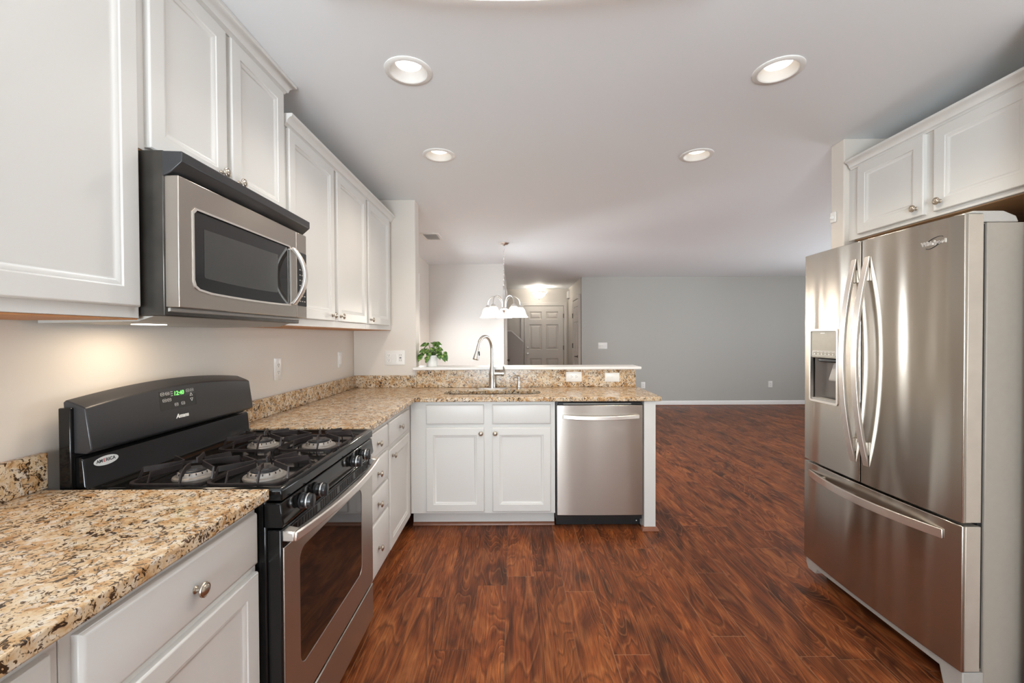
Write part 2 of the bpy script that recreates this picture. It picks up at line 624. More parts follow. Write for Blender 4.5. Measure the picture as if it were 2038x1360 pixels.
# cabinet pieces --------------------------------------------------------------
DOORP = [(0, -0.019), (0, -0.0035), (0.0035, 0), (0.050, 0), (0.0515, -0.003), (0.056, -0.0035), (0.063, -0.0075), (0.068, -0.009), (0.072, -0.009)]
SLABP = [(0, -0.019), (0, -0.006), (0.004, -0.002), (0.010, 0)]


def knob(parent, p, n, r=0.0165):
    k = r / 0.0165
    prof = [(0.0085 * k, 0), (0.0088 * k, 0.002), (0.0055 * k, 0.005), (0.0048 * k, 0.013), (0.008 * k, 0.0165), (0.0155 * k, 0.0185),
            (0.0165 * k, 0.021), (0.0155 * k, 0.0232), (0.0135 * k, 0.0240), (0.0125 * k, 0.0232), (0.0118 * k, 0.0244), (0.008 * k, 0.0268), (0.003 * k, 0.028)]
    return obj('knob', lathe(BM(), prof, aim(p, n), 20), M['knob'], parent)


def front(parent, name, n, face, a0, a1, z0, z1, prof=DOORP, kn=None):
    """a door or drawer front on a face with normal n. a0<a1 along Y (or X), face: the coordinate of its outer plane"""
    n = Vector(n)
    if abs(n.x) > 0.5:
        o = (face, a0 if n.x > 0 else a1, z0)
    else:
        o = (a0, face, z0)
    mt = frame(o, n)
    d = obj(name, ringpanel(BM(), a1 - a0, z1 - z0, prof, mt), M['cab'], parent, bevel=0.0012, seg=1)
    if kn:
        a, z = kn
        p = Vector((face, a, z)) if abs(n.x) > 0.5 else Vector((a, face, z))
        knob(d, p - n * 0.0008, n)
    return d


CROWN = [(0.0, 0.0), (0.006, 0.0), (0.008, 0.006), (0.012, 0.010), (0.016, 0.012), (0.020, 0.026), (0.030, 0.036), (0.036, 0.038), (0.040, 0.042),
         (0.040, 0.052), (0.0, 0.052)]


def crown(parent, path, z, k=1.0):
    return obj('crown_molding', molding(BM(), path, [(o * k, z + h * k) for o, h in CROWN]), M['cab'], parent, smooth=30)


def wall_plate(name, p, n, w, h, kind, label, group=None, cat='outlet'):
    """cover plate with its sockets or switches; p is the centre on the wall"""
    n = Vector(n)
    t = thing(name, p, label, cat, group)
    mt = frame(p, n)
    pl = BM()
    loft(pl, [[mt @ Vector((x, y, d)) for x, y in rrect(0, 0, w - 2 * i, h - 2 * i, 0.004, 3)] for d, i in ((0.0, 0), (0.0035, 0), (0.006, 0.003))])
    obj('cover_plate', pl, M['white'], t)
    for what, cx, cy, rot in kind:
        R = mt @ T(cx, cy, 0.006) @ Matrix.Rotation(math.radians(rot), 4, 'Z')
        if what == 'duplex':
            for s in (-1, 1):
                f = obj('socket', prism(BM(), rrect(0, s * 0.0195, 0.030, 0.028, 0.010, 4), -0.002, 0.0015, R), M['white'], t)
                sl = BM()
                for q in (-1, 1):
                    box(sl, q * 0.0065 - 0.0012, q * 0.0065 + 0.0012, s * 0.0195 - 0.001, s * 0.0195 + 0.0075, 0, 0.0019, R)
                lathe(sl, [(0.0026, 0), (0.0026, 0.0019)], R @ T(0, s * 0.0195 - 0.007, 0), 10)
                obj('slots', sl, M['slot'], f)
        elif what == 'toggle':
            obj('toggle', prism(BM(), [(-0.004, -0.010), (0.004, -0.010), (0.004, 0.010), (-0.004, 0.010)], -0.002, 0.009,
                                R @ Matrix.Rotation(math.radians(25), 4, 'X')), M['white'], t)
        elif what == 'rocker':
            obj('rocker', prism(BM(), rrect(0, 0, 0.033, 0.066, 0.003, 3), -0.002, 0.003, R @ Matrix.Rotation(math.radians(3), 4, 'X')), M['white'], t)
        elif what == 'gfci':
            f = obj('socket', prism(BM(), rrect(0, 0, 0.033, 0.066, 0.003, 3), -0.002, 0.002, R), M['white'], t)
            sl = BM()
            for s in (-1, 1):
                for q in (-1, 1):
                    box(sl, q * 0.0065 - 0.0012, q * 0.0065 + 0.0012, s * 0.021 - 0.002, s * 0.021 + 0.006, 0, 0.0024, R)
            box(sl, -0.008, 0.008, -0.005, -0.001, 0, 0.0024, R)
            box(sl, -0.008, 0.008, 0.001, 0.005, 0, 0.0024, R)
            obj('slots', sl, M['slot'], f)
        elif what == 'jack':
            obj('jack', lathe(BM(), [(0.006, 0), (0.006, 0.002), (0.004, 0.002), (0.0035, 0.006)], R, 12), M['chrome'], t)
        elif what == 'screw':
            obj('screw', lathe(BM(), [(0.0032, -0.001), (0.0032, 0.0004), (0.002, 0.0012)], R, 10), M['white'], t)
    return t


# ------------------------------------------------------------------ the room
ZC = 2.44
XL, YS, XR = -1.31, 3.48, 2.50
YB = -2.6
# floor
struct('floor', B(-1.6, 6.75, -2.75, 10.3, -0.06, 0.0), M['floor'], smooth=0)
# ceiling with holes for the cans
CANS = [(-0.437, 1.80), (1.112, 1.805), (-0.455, 2.63), (1.13, 2.645)]
holes = [[(x + 0.0775 * math.cos(2 * math.pi * i / 32), y + 0.0775 * math.sin(2 * math.pi * i / 32)) for i in range(32)] for x, y in CANS]
struct('ceiling', plate(BM(), [(-1.6, -2.75), (6.75, -2.75), (6.75, 10.3), (-1.6, 10.3)], holes, ZC, ZC + 0.05, Matrix.Identity(4)), M['ceil'], smooth=0)
# left wall with an added opening for the dining fill lamp
WD = (5.15, 5.80, 0.75, 2.12)
bm = BM()
mt = frame((XL, 0, 0), (1, 0, 0))
plate(bm, [(-2.75, 0), (6.72, 0), (6.72, ZC), (-2.75, ZC)], [[(WD[0], WD[2]), (WD[1], WD[2]), (WD[1], WD[3]), (WD[0], WD[3])]], -0.12, 0, mt)
struct('wall_left', bm, M['wall'], smooth=0)
# back wall behind the camera with added openings for the fill lamps
WB = (-1.2, 0.35, 0.02, 2.10)
WS = (1.64, 1.80, 0.35, 2.10)
bm = BM()
plate(bm, [(-1.45, 0), (2.62, 0), (2.62, ZC), (-1.45, ZC)], [[(q[0], q[2]), (q[1], q[2]), (q[1], q[3]), (q[0], q[3])] for q in (WB, WS)], -0.12, 0,
      Matrix(((-1, 0, 0, 0), (0, 0, 1, YB), (0, 1, 0, 0), (0, 0, 0, 1))) @ Matrix.Diagonal((-1, 1, 1, 1)))
struct('wall_behind', bm, M['wall'], smooth=0)
# kitchen end wall: column and low bar wall
struct('wall_column', B(XL, -0.80, YS, YS + 0.13, 0, ZC), M['wall'], bevel=0.006)
struct('wall_bar', B(-0.80, 0.985, YS, YS + 0.13, 0, 1.056), M['wall'])
# right side: alcove walls round the fridge
struct('wall_right', B(XR, XR + 0.12, YB, 2.53, 0, ZC), M['wall'])
struct('wall_alcove_far', B(1.872, 2.62, 2.43, 2.53, 0, ZC), M['wall'], bevel=0.006)
WN = (3.3, 5.9, 0.7, 2.15)
struct('wall_living_near', plate(BM(), [(-6.72, 0), (-2.62, 0), (-2.62, ZC), (-6.72, ZC)],
       [[(-WN[1], WN[2]), (-WN[0], WN[2]), (-WN[0], WN[3]), (-WN[1], WN[3])]], -0.10, 0, frame((0, 2.53, 0), (0, 1, 0))), M['grey'], smooth=0)
struct('wall_alcove_near', B(1.800, XR, 1.40, 1.49, 0, ZC), M['wall'])
struct('baseboard_alcove', molding(BM(), [(XR, 1.49), (1.80, 1.49), (1.80, 1.40), (XR, 1.40)][::-1], [(0, 0), (0.014, 0), (0.014, 0.125), (0.006, 0.143), (0, 0.143)]), M['trim'])
# dining, hall and living room walls
struct('wall_dining', B(XL, -0.155, 6.60, 6.72, 0, ZC), M['din'])
struct('wall_hall_left', B(-0.275, -0.155, 6.72, 9.05, 0, ZC), M['hall'])
struct('wall_stair_side', B(-1.35, -1.25, 6.72, 10.2, 0, ZC), M['hall'])
struct('wall_hall_end', B(-1.35, 1.40, 10.10, 10.2, 0, ZC), M['hall'])
struct('wall_hall_right', B(1.285, 1.40, 8.20, 10.10, 0, ZC), M['hall'])
struct('wall_living', B(1.285, 6.75, 8.10, 8.20, 0, ZC), M['grey'])
WR = (3.2, 6.0, 0.7, 2.15)
bm = BM()
mt = frame((6.6, 0, 0), (-1, 0, 0))
plate(bm, [(-2.53, 0), (-8.2, 0), (-8.2, ZC), (-2.53, ZC)], [[(-WR[0], WR[2]), (-WR[1], WR[2]), (-WR[1], WR[3]), (-WR[0], WR[3])]], -0.12, 0, mt)
struct('wall_living_right', bm, M['grey'], smooth=0)
BASEP = [(0, 0), (0.014, 0), (0.014, 0.065), (0.010, 0.080), (0.004, 0.088), (0, 0.088)]
struct('baseboard_living', molding(BM(), [(1.271, 8.10), (6.6, 8.10)], BASEP), M['trim'])
struct('baseboard_dining', molding(BM(), [(XL, 6.60), (-0.155, 6.60)], BASEP), M['trim'])
struct('trim_shoe_living', molding(BM(), [(1.271, 8.086), (6.6, 8.086)], [(0, 0), (0.012, 0), (0.009, 0.010), (0, 0.013)]), M['shoe'])
# stair wall with its sloped white cap
pts = [(-0.155, 0), (0.195, 0), (0.195, 1.196), (-0.060, 1.427), (-0.155, 1.427)]
mt = frame((0, 9.20, 0), (0, -1, 0))
struct('wall_stair', prism(BM(), pts, -0.10, 0, mt), M['knee'], smooth=0)
cp = BM()
for a, b in (((0.200, 1.196), (-0.058, 1.432)), ((-0.058, 1.432), (-0.155, 1.432))):
    v = (Vector(b) - Vector(a)).normalized()
    nn = Vector((v.y, -v.x)) * 0.016
    if nn.y < 0:
        nn = -nn
    prism(cp, [a, b, (b[0] + nn.x, b[1] + nn.y), (a[0] + nn.x, a[1] + nn.y)], -0.115, 0.015, mt)
struct('trim_stair_cap', cp, M['trim'], smooth=0)


def window(name, mt, x0, x1, z0, z1, mull):
    bm = BM()
    o = [(x0, z0), (x1, z0), (x1, z1), (x0, z1)]
    n = mull
    hs = []
    wdt = (x1 - x0) / n
    for i in range(n):
        fr = min(0.05, wdt * 0.15)
        a, b = x0 + i * wdt + fr, x0 + (i + 1) * wdt - fr
        hs.append([(a, z0 + 0.06), (b, z0 + 0.06), (b, z1 - 0.06), (a, z1 - 0.06)])
    plate(bm, o, hs, -0.09, -0.04, mt)
    f = struct(name, bm, M['trim'], smooth=0)
    pb = BM()
    for h in hs:
        prism(pb, h, -0.067, -0.063, mt)
    g = obj('pane', pb, M['pane'], f, smooth=0)
    cb = BM()
    plate(cb, [(x0 - 0.07, z0 - 0.07), (x1 + 0.07, z0 - 0.07), (x1 + 0.07, z1 + 0.07), (x0 - 0.07, z1 + 0.07)], [o], 0, 0.018, mt)
    obj('casing', cb, M['trim'], f, smooth=0)


window('added_window_1', frame((0, YB, 0), (0, 1, 0)), -WB[1], -WB[0], WB[2] + 0.08, WB[3], 2)  # made-up glazed opening for the fill lamp behind the camera
window('added_window_4', frame((0, YB, 0), (0, 1, 0)), -WS[1], -WS[0], WS[2], WS[3], 1)  # invented slit, there for the dishwasher to reflect
window('added_window_5', frame((0, 2.53, 0), (0, 1, 0)), -WN[1], -WN[0], WN[2], WN[3], 3)  # unseen opening added for the grey wall fill
window('added_window_2', frame((6.6, 0, 0), (-1, 0, 0)), -WR[1], -WR[0], WR[2], WR[3], 3)  # unseen opening added for the living room fill
window('added_window_3', frame((XL, 0, 0), (1, 0, 0)), WD[0], WD[1], WD[2], WD[3], 1)  # added opening behind the column, placed for its reflection in the fridge


def six_panel(name, mt, w, h, wide=0.075):
    """a six-panel door in the plane of mt (origin: bottom left corner of the leaf), casing as a part"""
    mt = mt @ T(0, 0, 0.022)
    bm = BM()
    xs = [0.115 * w / 0.9, 0.40 * w / 0.9, 0.50 * w / 0.9, 0.785 * w / 0.9]
    rows = [(0.22, 0.80), (1.00, 1.60), (1.72, 1.90)]
    k = h / 2.03
    hs = [[(a, z0 * k), (b, z0 * k), (b, z1 * k), (a, z1 * k)] for a, b in ((xs[0], xs[1]), (xs[2], xs[3])) for z0, z1 in rows]
    cx = [0.0] + xs + [w]
    cz = [0.008] + [v * k for r in rows for v in r] + [h]
    for i in range(5):
        for j in range(7):
            if i in (1, 3) and j in (1, 3, 5):
                continue
            q = [(cx[i], cz[j]), (cx[i + 1], cz[j]), (cx[i + 1], cz[j + 1]), (cx[i], cz[j + 1])]
            bm.faces.new([bm.verts.new(mt @ Vector((x, z, 0.008))) for x, z in q])
    loft(bm, [[mt @ Vector((x, z, t)) for x, z in ((0, 0.008), (w, 0.008), (w, h), (0, h))] for t in (0.008, -0.021)], True, False, True)
    d = struct(name, bm, M['door'], smooth=0)
    pb = BM()
    for q in hs:
        x0, z0, x1, z1 = q[0][0], q[0][1], q[2][0], q[2][1]
        ringpanel(pb, x1 - x0, z1 - z0, [(0, 0.0075), (0.012, -0.010), (0.026, -0.010), (0.060, 0.003)], mt @ T(x0, z0, 0), False)
    obj('panel', pb, M['door'], d, smooth=0)
    cb = BM()
    g = 0.012
    plate(cb, [(-wide - g, 0), (-g, 0), (-g, h + g), (w + g, h + g), (w + g, 0), (w + wide + g, 0), (w + wide + g, h + wide + g), (-wide - g, h + wide + g)],
          [], -0.022, 0.016, mt)
    obj('casing', cb, M['door'], d, bevel=0.004)
    return d


d1 = six_panel('door_1', frame((0.250, 10.10, 0), (0, -1, 0)), 0.912, 2.03)
for nm, z in (('door_knob', 0.91), ('deadbolt', 1.056)):
    pr = [(0.032, 0), (0.032, 0.006), (0.012, 0.010), (0.012, 0.030), (0.026, 0.040), (0.029, 0.052), (0.022, 0.064), (0.006, 0.068)] if nm == 'door_knob' else \
         [(0.030, 0), (0.030, 0.012), (0.022, 0.016), (0.010, 0.018)]
    obj(nm, lathe(BM(), pr, aim((0.322, 10.071, z), (0, -1, 0)), 16), M['chrome'], d1)
for z in (0.25, 1.05, 1.80):
    obj('hinge', B(1.160, 1.176, 10.050, 10.0705, z - 0.05, z + 0.05), M['brass'], d1)
d2 = six_panel('door_2', frame((1.285, 9.06, 0), (-1, 0, 0)), 0.72, 2.05)
lv = BM()
lathe(lv, [(0.028, 0), (0.028, 0.008), (0.010, 0.012), (0.010, 0.045)], aim((1.256, 8.42, 0.92), (-1, 0, 0)), 14)
sweep(lv, [(1.211, 8.41, 0.92), (1.205, 8.47, 0.922), (1.209, 8.54, 0.915)], circ(0.010, 8))
obj('lever_handle', lv, M['brass'], d2)
for z in (1.12, 1.75):
    obj('hinge', B(1.236, 1.2555, 9.056, 9.070, z - 0.05, z + 0.05), M['brass'], d2)
d3 = six_panel('door_3', frame((-0.155, 7.04, 0), (1, 0, 0)), 0.76, 2.03, 0.06)
obj('door_knob', lathe(BM(), [(0.028, 0), (0.028, 0.006), (0.010, 0.010), (0.010, 0.022), (0.024, 0.030), (0.026, 0.042), (0.006, 0.054)],
                       aim((-0.1255, 7.115, 0.925), (1, 0, 0)), 16), M['brass'], d3)

# ------------------------------------------------------------------ left base cabinets
FX, DX = -0.715, -0.697     # face frame and door planes of the left run


def base_left(y0, y1, label, fronts, parts=()):
    c = thing('base_cabinet', (-1.0, (y0 + y1) / 2, 0), label, 'cabinet')
    bm = B(XL + 0.002, FX, y0, y1, 0.10, 0.882)
    obj('cabinet_box', bm, M['cab'], c, bevel=0.001, seg=1)
    obj('toe_kick', B(XL + 0.002, FX - 0.065, y0, y1, 0.0, 0.10), M['cab'], c)
    for nm, a0, a1, z0, z1, prof, kn in fronts:
        front(c, nm, (1, 0, 0), DX, a0, a1, z0, z1, prof, kn)
    return c


base_left(0.02, 0.660, 'white base cabinet nearest the camera at the bottom left corner, one drawer corner showing',
          [('drawer', 0.055, 0.640, 0.713, 0.852, SLABP, (0.347, 0.782)), ('door', 0.055, 0.640, 0.125, 0.692, DOORP, (0.60, 0.64))])
base_left(0.662, 1.168, 'white base cabinet left of the gas range, one knobbed drawer over one door',
          [('drawer', 0.680, 1.156, 0.713, 0.852, SLABP, (0.925, 0.779)), ('door', 0.680, 1.156, 0.125, 0.692, DOORP, (0.73, 0.64))])
base_left(1.945, 2.368, 'narrow white base cabinet of four stacked drawers right beside the gas range',
          [('drawer', 2.02, 2.355, a, b, SLABP, (2.175, k)) for a, b, k in ((0.722, 0.846, 0.783), (0.557, 0.703, 0.628), (0.402, 0.543, 0.472), (0.125, 0.388, 0.247))])
base_left(2.370, 2.922, 'white corner base cabinet with one drawer over a tall door, beyond the drawer stack',
          [('drawer', 2.385, 2.832, 0.715, 0.846, SLABP, (2.60, 0.780)), ('door', 2.385, 2.832, 0.125, 0.690, DOORP, (2.435, 0.650))])

# sink base
c = thing('sink_cabinet', (-0.2, 3.2, 0), 'white sink base cabinet facing the camera, two doors under two blank drawer panels', 'cabinet')
YF, YD = 2.924, 2.905
bm = B(-0.7138, 0.279, YF, YF + 0.02, 0.11, 0.882)
box(bm, -0.70, 0.26, YF + 0.0201, 3.46, 0.1101, 0.20)
box(bm, -0.7130, -0.7001, YF + 0.0201, 3.46, 0.1101, 0.8815)
box(bm, 0.2601, 0.2785, YF + 0.0201, 3.46, 0.1101, 0.8815)
obj('cabinet_box', bm, M['cab'], c, bevel=0.001, seg=1)
obj('toe_kick', B(-0.7138, 0.279, YF + 0.075, YF + 0.095, 0.0, 0.11), M['cab'], c)
obj('shoe_molding', molding(BM(), [(-0.7138, YF + 0.075), (0.279, YF + 0.075)], [(0, 0), (0.016, 0), (0.015, 0.008), (0.010, 0.015), (0, 0.02)]), M['shoe'], c)
front(c, 'drawer_panel', (0, -1, 0), YD, -0.604, -0.208, 0.728, 0.861, SLABP)
front(c, 'drawer_panel', (0, -1, 0), YD, -0.151, 0.248, 0.728, 0.861, SLABP)
front(c, 'door', (0, -1, 0), YD, -0.604, -0.208, 0.128, 0.704, DOORP, (-0.228, 0.666))
front(c, 'door', (0, -1, 0), YD, -0.151, 0.248, 0.128, 0.704, DOORP, (-0.131, 0.666))
# end panel with its base shoe
c = thing('end_panel', (0.922, 3.2, 0), 'white panel ending the peninsula right of the dishwasher, wood shoe at its foot', 'panel')
obj('panel', B(0.884, 0.962, 2.900, 3.478, 0.0, 0.882), M['cab'], c, bevel=0.002)
obj('shoe_molding', molding(BM(), [(0.884, 2.925), (0.884, 2.900), (0.962, 2.900), (0.962, 3.478)],
                            [(0, 0), (0.018, 0), (0.016, 0.010), (0.010, 0.019), (0, 0.024)]), M['shoe'], c)

# ------------------------------------------------------------------ countertops and splashes
GZ0, GZ1 = 0.884, 0.914
I4 = Matrix.Identity(4)
o = obj('countertop', plate(BM(), [(XL, -0.20), (-0.672, -0.20), (-0.672, 1.166), (XL, 1.166)], [], GZ0, GZ1, I4), M['gran'], None, bevel=0.004)
tag(o, 'speckled granite countertop in the near left corner, ending at the range', 'countertop')
SX0, SX1, SY0, SY1 = -0.515, 0.192, 3.045, 3.285
sink_hole = rrect((SX0 + SX1) / 2, (SY0 + SY1) / 2, SX1 - SX0, SY1 - SY0, 0.07, 6)
ol = [(XL, 1.945), (-0.672, 1.945), (-0.672, 2.885), (0.985, 2.885), (0.998, 2.890), (1.003, 2.903), (1.003, YS), (XL, YS)]
o = obj('countertop', plate(BM(), ol, [sink_hole], GZ0, GZ1, I4), M['gran'], None, bevel=0.004)
tag(o, 'L-shaped granite countertop round the far corner and along the sink peninsula', 'countertop')
o = obj('backsplash', B(XL + 0.001, XL + 0.021, -0.20, 1.176, GZ1 + 0.0005, 1.013), M['gran'], None, bevel=0.002)
tag(o, 'short granite backsplash strip on the left wall, ending before the range', 'backsplash')
o = obj('backsplash', B(XL + 0.001, XL + 0.021, 1.945, YS - 0.001, GZ1 + 0.0005, 1.013), M['gran'], None, bevel=0.002)
tag(o, 'granite backsplash strip on the left wall between range and far corner', 'backsplash')
o = obj('backsplash', B(XL + 0.022, -0.792, YS - 0.021, YS - 0.001, GZ1 + 0.0005, 1.013), M['gran'], None, bevel=0.002)
tag(o, 'low granite backsplash under the far wall with the combination switch plate', 'backsplash')
o = obj('backsplash', B(-0.790, 0.985, YS - 0.021, YS - 0.001, GZ1 + 0.0005, 1.0555), M['gran'], None, bevel=0.002)
tag(o, 'taller granite backsplash behind the sink, below the white bar ledge', 'backsplash')
# bar ledge
lp = [(-0.80, YS - 0.055), (1.024, YS - 0.055), (1.024, 3.665), (-0.80, 3.665)]
lg = BM()
prism(lg, [(-0.818, YS - 0.052), (1.024, YS - 0.052), (1.024, 3.665), (-0.799, 3.665), (-0.799, YS - 0.001), (-0.818, YS - 0.001)], 1.0565, 1.080)
o = obj('bar_ledge', lg, M['trim'], None, bevel=0.006, seg=3)
tag(o, 'white painted ledge capping the low wall behind the sink', 'shelf')

# sink
c = thing('kitchen_sink', (-0.16, 3.165, 0.70), 'stainless undermount double bowl sink set in the peninsula granite', 'sink')
MIDX = -0.162
for a, b in ((SX0 + 0.004, MIDX - 0.012), (MIDX + 0.012, SX1 - 0.004)):
    cx, cw = (a + b) / 2, b - a
    cy, ch = (SY0 + SY1) / 2, SY1 - SY0 - 0.008
    lps = []
    for z, i, r in ((GZ0 - 0.001, -0.014, 0.075), (GZ0 - 0.004, -0.014, 0.075), (GZ0 - 0.004, 0.0, 0.066), (GZ0 - 0.012, 0.003, 0.066), (0.73, 0.012, 0.06), (0.715, 0.03, 0.05), (0.712, 0.06, 0.03)):
        lps.append([Vector((x, y, z)) for x, y in rrect(cx, cy, cw - 2 * i - (0 if i >= 0 else 0.012), ch - 2 * i, r, 6)])
    obj('bowl', loft(BM(), lps, True, False, True), M['sinks'], c)
    obj('drain', lathe(BM(), [(0.045, 0.7125), (0.045, 0.7145), (0.030, 0.7135), (0.001, 0.7130)], T(cx, cy, 0), 20), M['chrome'], c)

# faucet
fx, fy, fz = -0.174, 3.375, GZ1
c = thing('faucet', (fx, fy, fz), 'tall brushed nickel gooseneck faucet with pull-down spray behind the sink', 'faucet')
obj('deck_plate', prism(BM(), rrect(fx - 0.002, fy, 0.25, 0.056, 0.027, 6), fz + 0.0003, fz + 0.006), M['faucet'], c, bevel=0.002)
obj('body', lathe(BM(), [(0.029, 0.006), (0.029, 0.010), (0.0265, 0.02), (0.0255, 0.10), (0.0268, 0.112), (0.0245, 0.135), (0.019, 0.165), (0.0145, 0.20)], T(fx, fy, fz), 28), M['faucet'], c)
nk = []
dv = Vector((-0.118, -0.135, 0))
for i in range(5):
    nk.append(Vector((fx, fy, fz + 0.195 + i * 0.026)))
R_ = 0.5
top = fz + 0.300
for i in range(1, 17):
    a = math.pi * i / 18.0
    nk.append(Vector((fx, fy, top)) + dv * (R_ * (1 - math.cos(a)) * 0.86) + Vector((0, 0, 0.113 * math.sin(a))))
obj('spout', sweep(BM(), nk, circ(0.0135, 16), up=(0.75, -0.66, 0)), M['faucet'], c)
pe = nk[-1]
de = (nk[-1] - nk[-2]).normalized()
w_ = obj('spray_head', lathe(BM(), [(0.0150, -0.006), (0.0158, 0.0), (0.0155, 0.025), (0.0185, 0.055), (0.0255, 0.096), (0.0265, 0.104), (0.0215, 0.106), (0.018, 0.103)], aim(pe, de), 24), M['faucet'], c)
obj('spray_button', prism(BM(), rrect(0, 0, 0.010, 0.034, 0.004, 3), 0, 0.006, aim(pe + de * 0.062 + Vector((0.017, -0.004, 0.004)), (0.75, -0.6, 0.1))), M['slot'], w_)
hb = lathe(BM(), [(0.017, 0.0), (0.017, 0.055), (0.0205, 0.058), (0.0205, 0.075), (0.016, 0.078)], aim((fx + 0.018, fy, fz + 0.118), (1, 0, 0)), 20)
sweep(hb, [(fx + 0.088, fy, fz + 0.128), (fx + 0.092, fy - 0.006, fz + 0.155), (fx + 0.090, fy - 0.012, fz + 0.178)], circ(0.007, 10), scale=[1.1, 0.9, 0.8])
obj('handle', hb, M['faucet'], c)
# soap dispenser
sx, sy = 0.037, 3.385
c = thing('soap_dispenser', (sx, sy, fz), 'small brushed nickel soap pump right of the faucet', 'soap dispenser')
obj('body', lathe(BM(), [(0.022, 0.0003), (0.022, 0.004), (0.015, 0.010), (0.0125, 0.030), (0.0135, 0.055), (0.011, 0.064)], T(sx, sy, fz), 20), M['faucet'], c)
pb = lathe(BM(), [(0.009, 0.06), (0.009, 0.078), (0.014, 0.080), (0.014, 0.092), (0.010, 0.096)], T(sx, sy, fz), 16)
sweep(pb, [(sx, sy, fz + 0.087), (sx - 0.03, sy - 0.03, fz + 0.090), (sx - 0.045, sy - 0.045, fz + 0.080)], circ(0.006, 8))
obj('pump_head', pb, M['faucet'], c)

# ------------------------------------------------------------------ dishwasher
c = thing('dishwasher', (0.584, 3.2, 0), 'stainless dishwasher under the peninsula, bowed bar handle across its front', 'dishwasher')
obj('tub', B(0.285, 0.880, 2.945, 3.45, 0.06, 0.880), M['blackm'], c)
dr = BM()
secs = []
for z in (0.100, 0.856):
    lp = [Vector((0.290, 2.944, z)), Vector((0.290, 2.909, z))]
    lp += [Vector((0.290 + 0.588 * i / 12, 2.907 - 0.003 * math.sin(math.pi * i / 12), z)) for i in range(1, 12)]
    lp += [Vector((0.878, 2.909, z)), Vector((0.878, 2.944, z))]
    secs.append(lp)
d_ = obj('door', loft(dr, secs), M['steel'], c, bevel=0.003)
cs = B(0.300, 0.868, 2.918, 2.944, 0.8565, 0.874)
obj('control_strip', cs, M['blackm'], c, bevel=0.003)
obj('status_bar', B(0.335, 0.800, 2.9165, 2.920, 0.860, 0.866), M['plast'], c)
hp = arc((0.330, 2.894, 0.779), (0.848, 2.894, 0.779), (0, -0.022, -0.008), 18)
hb = sweep(BM(), hp, rect(0.012, 0.027))
for x in (0.345, 0.833):
    box(hb, x - 0.012, x + 0.012, 2.890, 2.908, 0.770, 0.789)
obj('handle', hb, M['steel_h'], d_, bevel=0.003)
obj('toe_kick', B(0.290, 0.878, 2.985, 3.0, 0.004, 0.098), M['blackm'], c)
for x, z in ((0.305, 0.05), (0.862, 0.075), (0.855, 0.03)):
    obj('screw', lathe(BM(), [(0.005, 0), (0.004, 0.003), (0.001, 0.004)], aim((x, 2.9855, z), (0, -1, 0)), 10), M['chrome'], c)

# ------------------------------------------------------------------ gas range
RY0, RY1 = 1.178, 1.936
RF = -0.645
c = thing('gas_range', (-0.95, 1.557, 0), 'black and stainless gas range with cast iron grates and oven window', 'stove')
obj('body', B(-1.255, -0.690, RY0, RY1, 0.05, 0.885), M['black'], c, bevel=0.004)
for y in (RY0 + 0.05, RY1 - 0.05):
    for x in (-1.20, -0.74):
        obj('foot', lathe(BM(), [(0.018, 0.0), (0.018, 0.012), (0.010, 0.014), (0.010, 0.052)], T(x, y, 0), 12), M['blackm'], c)
# cooktop: raised rim with a sunken tray
ct = BM()
x0, x1 = -1.19, RF
prof = [(0, 0.874), (0, 0.905), (0.006, 0.911), (0.020, 0.911), (0.034, 0.898), (0.05, 0.896)]
loft(ct, [[Vector((a, b, z)) for a, b in ((x0 + i, RY0 + i), (x1 - i, RY0 + i), (x1 - i, RY1 - i), (x0 + i, RY1 - i))] for i, z in prof], True, True, True)
obj('cooktop', ct, M['black'], c, bevel=0.004)
# burners
for bx in (-1.003, -0.780):
    for by in (1.33, 1.70):
        t_ = T(bx, by, 0)
        s_ = 1.0 if bx > -0.9 else 0.9
        bb = lathe(BM(), [(0.062 * s_, 0.8955), (0.060 * s_, 0.900), (0.050 * s_, 0.902), (0.046 * s_, 0.912), (0.043 * s_, 0.914)], t_, 28)
        b_ = obj('burner', bb, M['burner'], c, label='pale aluminium burner base')
        obj('burner_cap', lathe(BM(), [(0.040 * s_, 0.914), (0.040 * s_, 0.919), (0.036 * s_, 0.921), (0.026 * s_, 0.920), (0.024 * s_, 0.923), (0.004, 0.924)], t_, 28), M['hood'], b_)
        tb = BM()
        for i in range(16):
            a = 2 * math.pi * i / 16
            box(tb, 0.0425 * s_, 0.0475 * s_, -0.0014, 0.0014, 0.904, 0.9135, t_ @ Matrix.Rotation(a, 4, 'Z'))
        obj('flame_ports', tb, M['iron'], b_)
# grates: two, each over a rear and a front burner


def strap(bm, pts, h=0.013, t=0.0045):
    """flat iron strap on edge through pts (x, y, z of its top edge); every corner stays crisp"""
    P = [Vector(p) for p in pts]
    lps = []
    for i, p in enumerate(P):
        ns = []
        for a, b in ((i - 1, i), (i, i + 1)):
            if a < 0 or b >= len(P):
                continue
            d = (P[b] - P[a])
            d.z = 0
            if d.length > 1e-5:
                d.normalize()
                ns.append(Vector((d.y, -d.x, 0)))
        n = ns[0] if len(ns) == 1 else (ns[0] + ns[1])
        if n.length < 1e-4:
            n = ns[0]
        n = n.normalized() * t / 2
        lps.append([p + n, p - n, p - n - Vector((0, 0, h)), p + n - Vector((0, 0, h))])
    return loft(bm, lps)


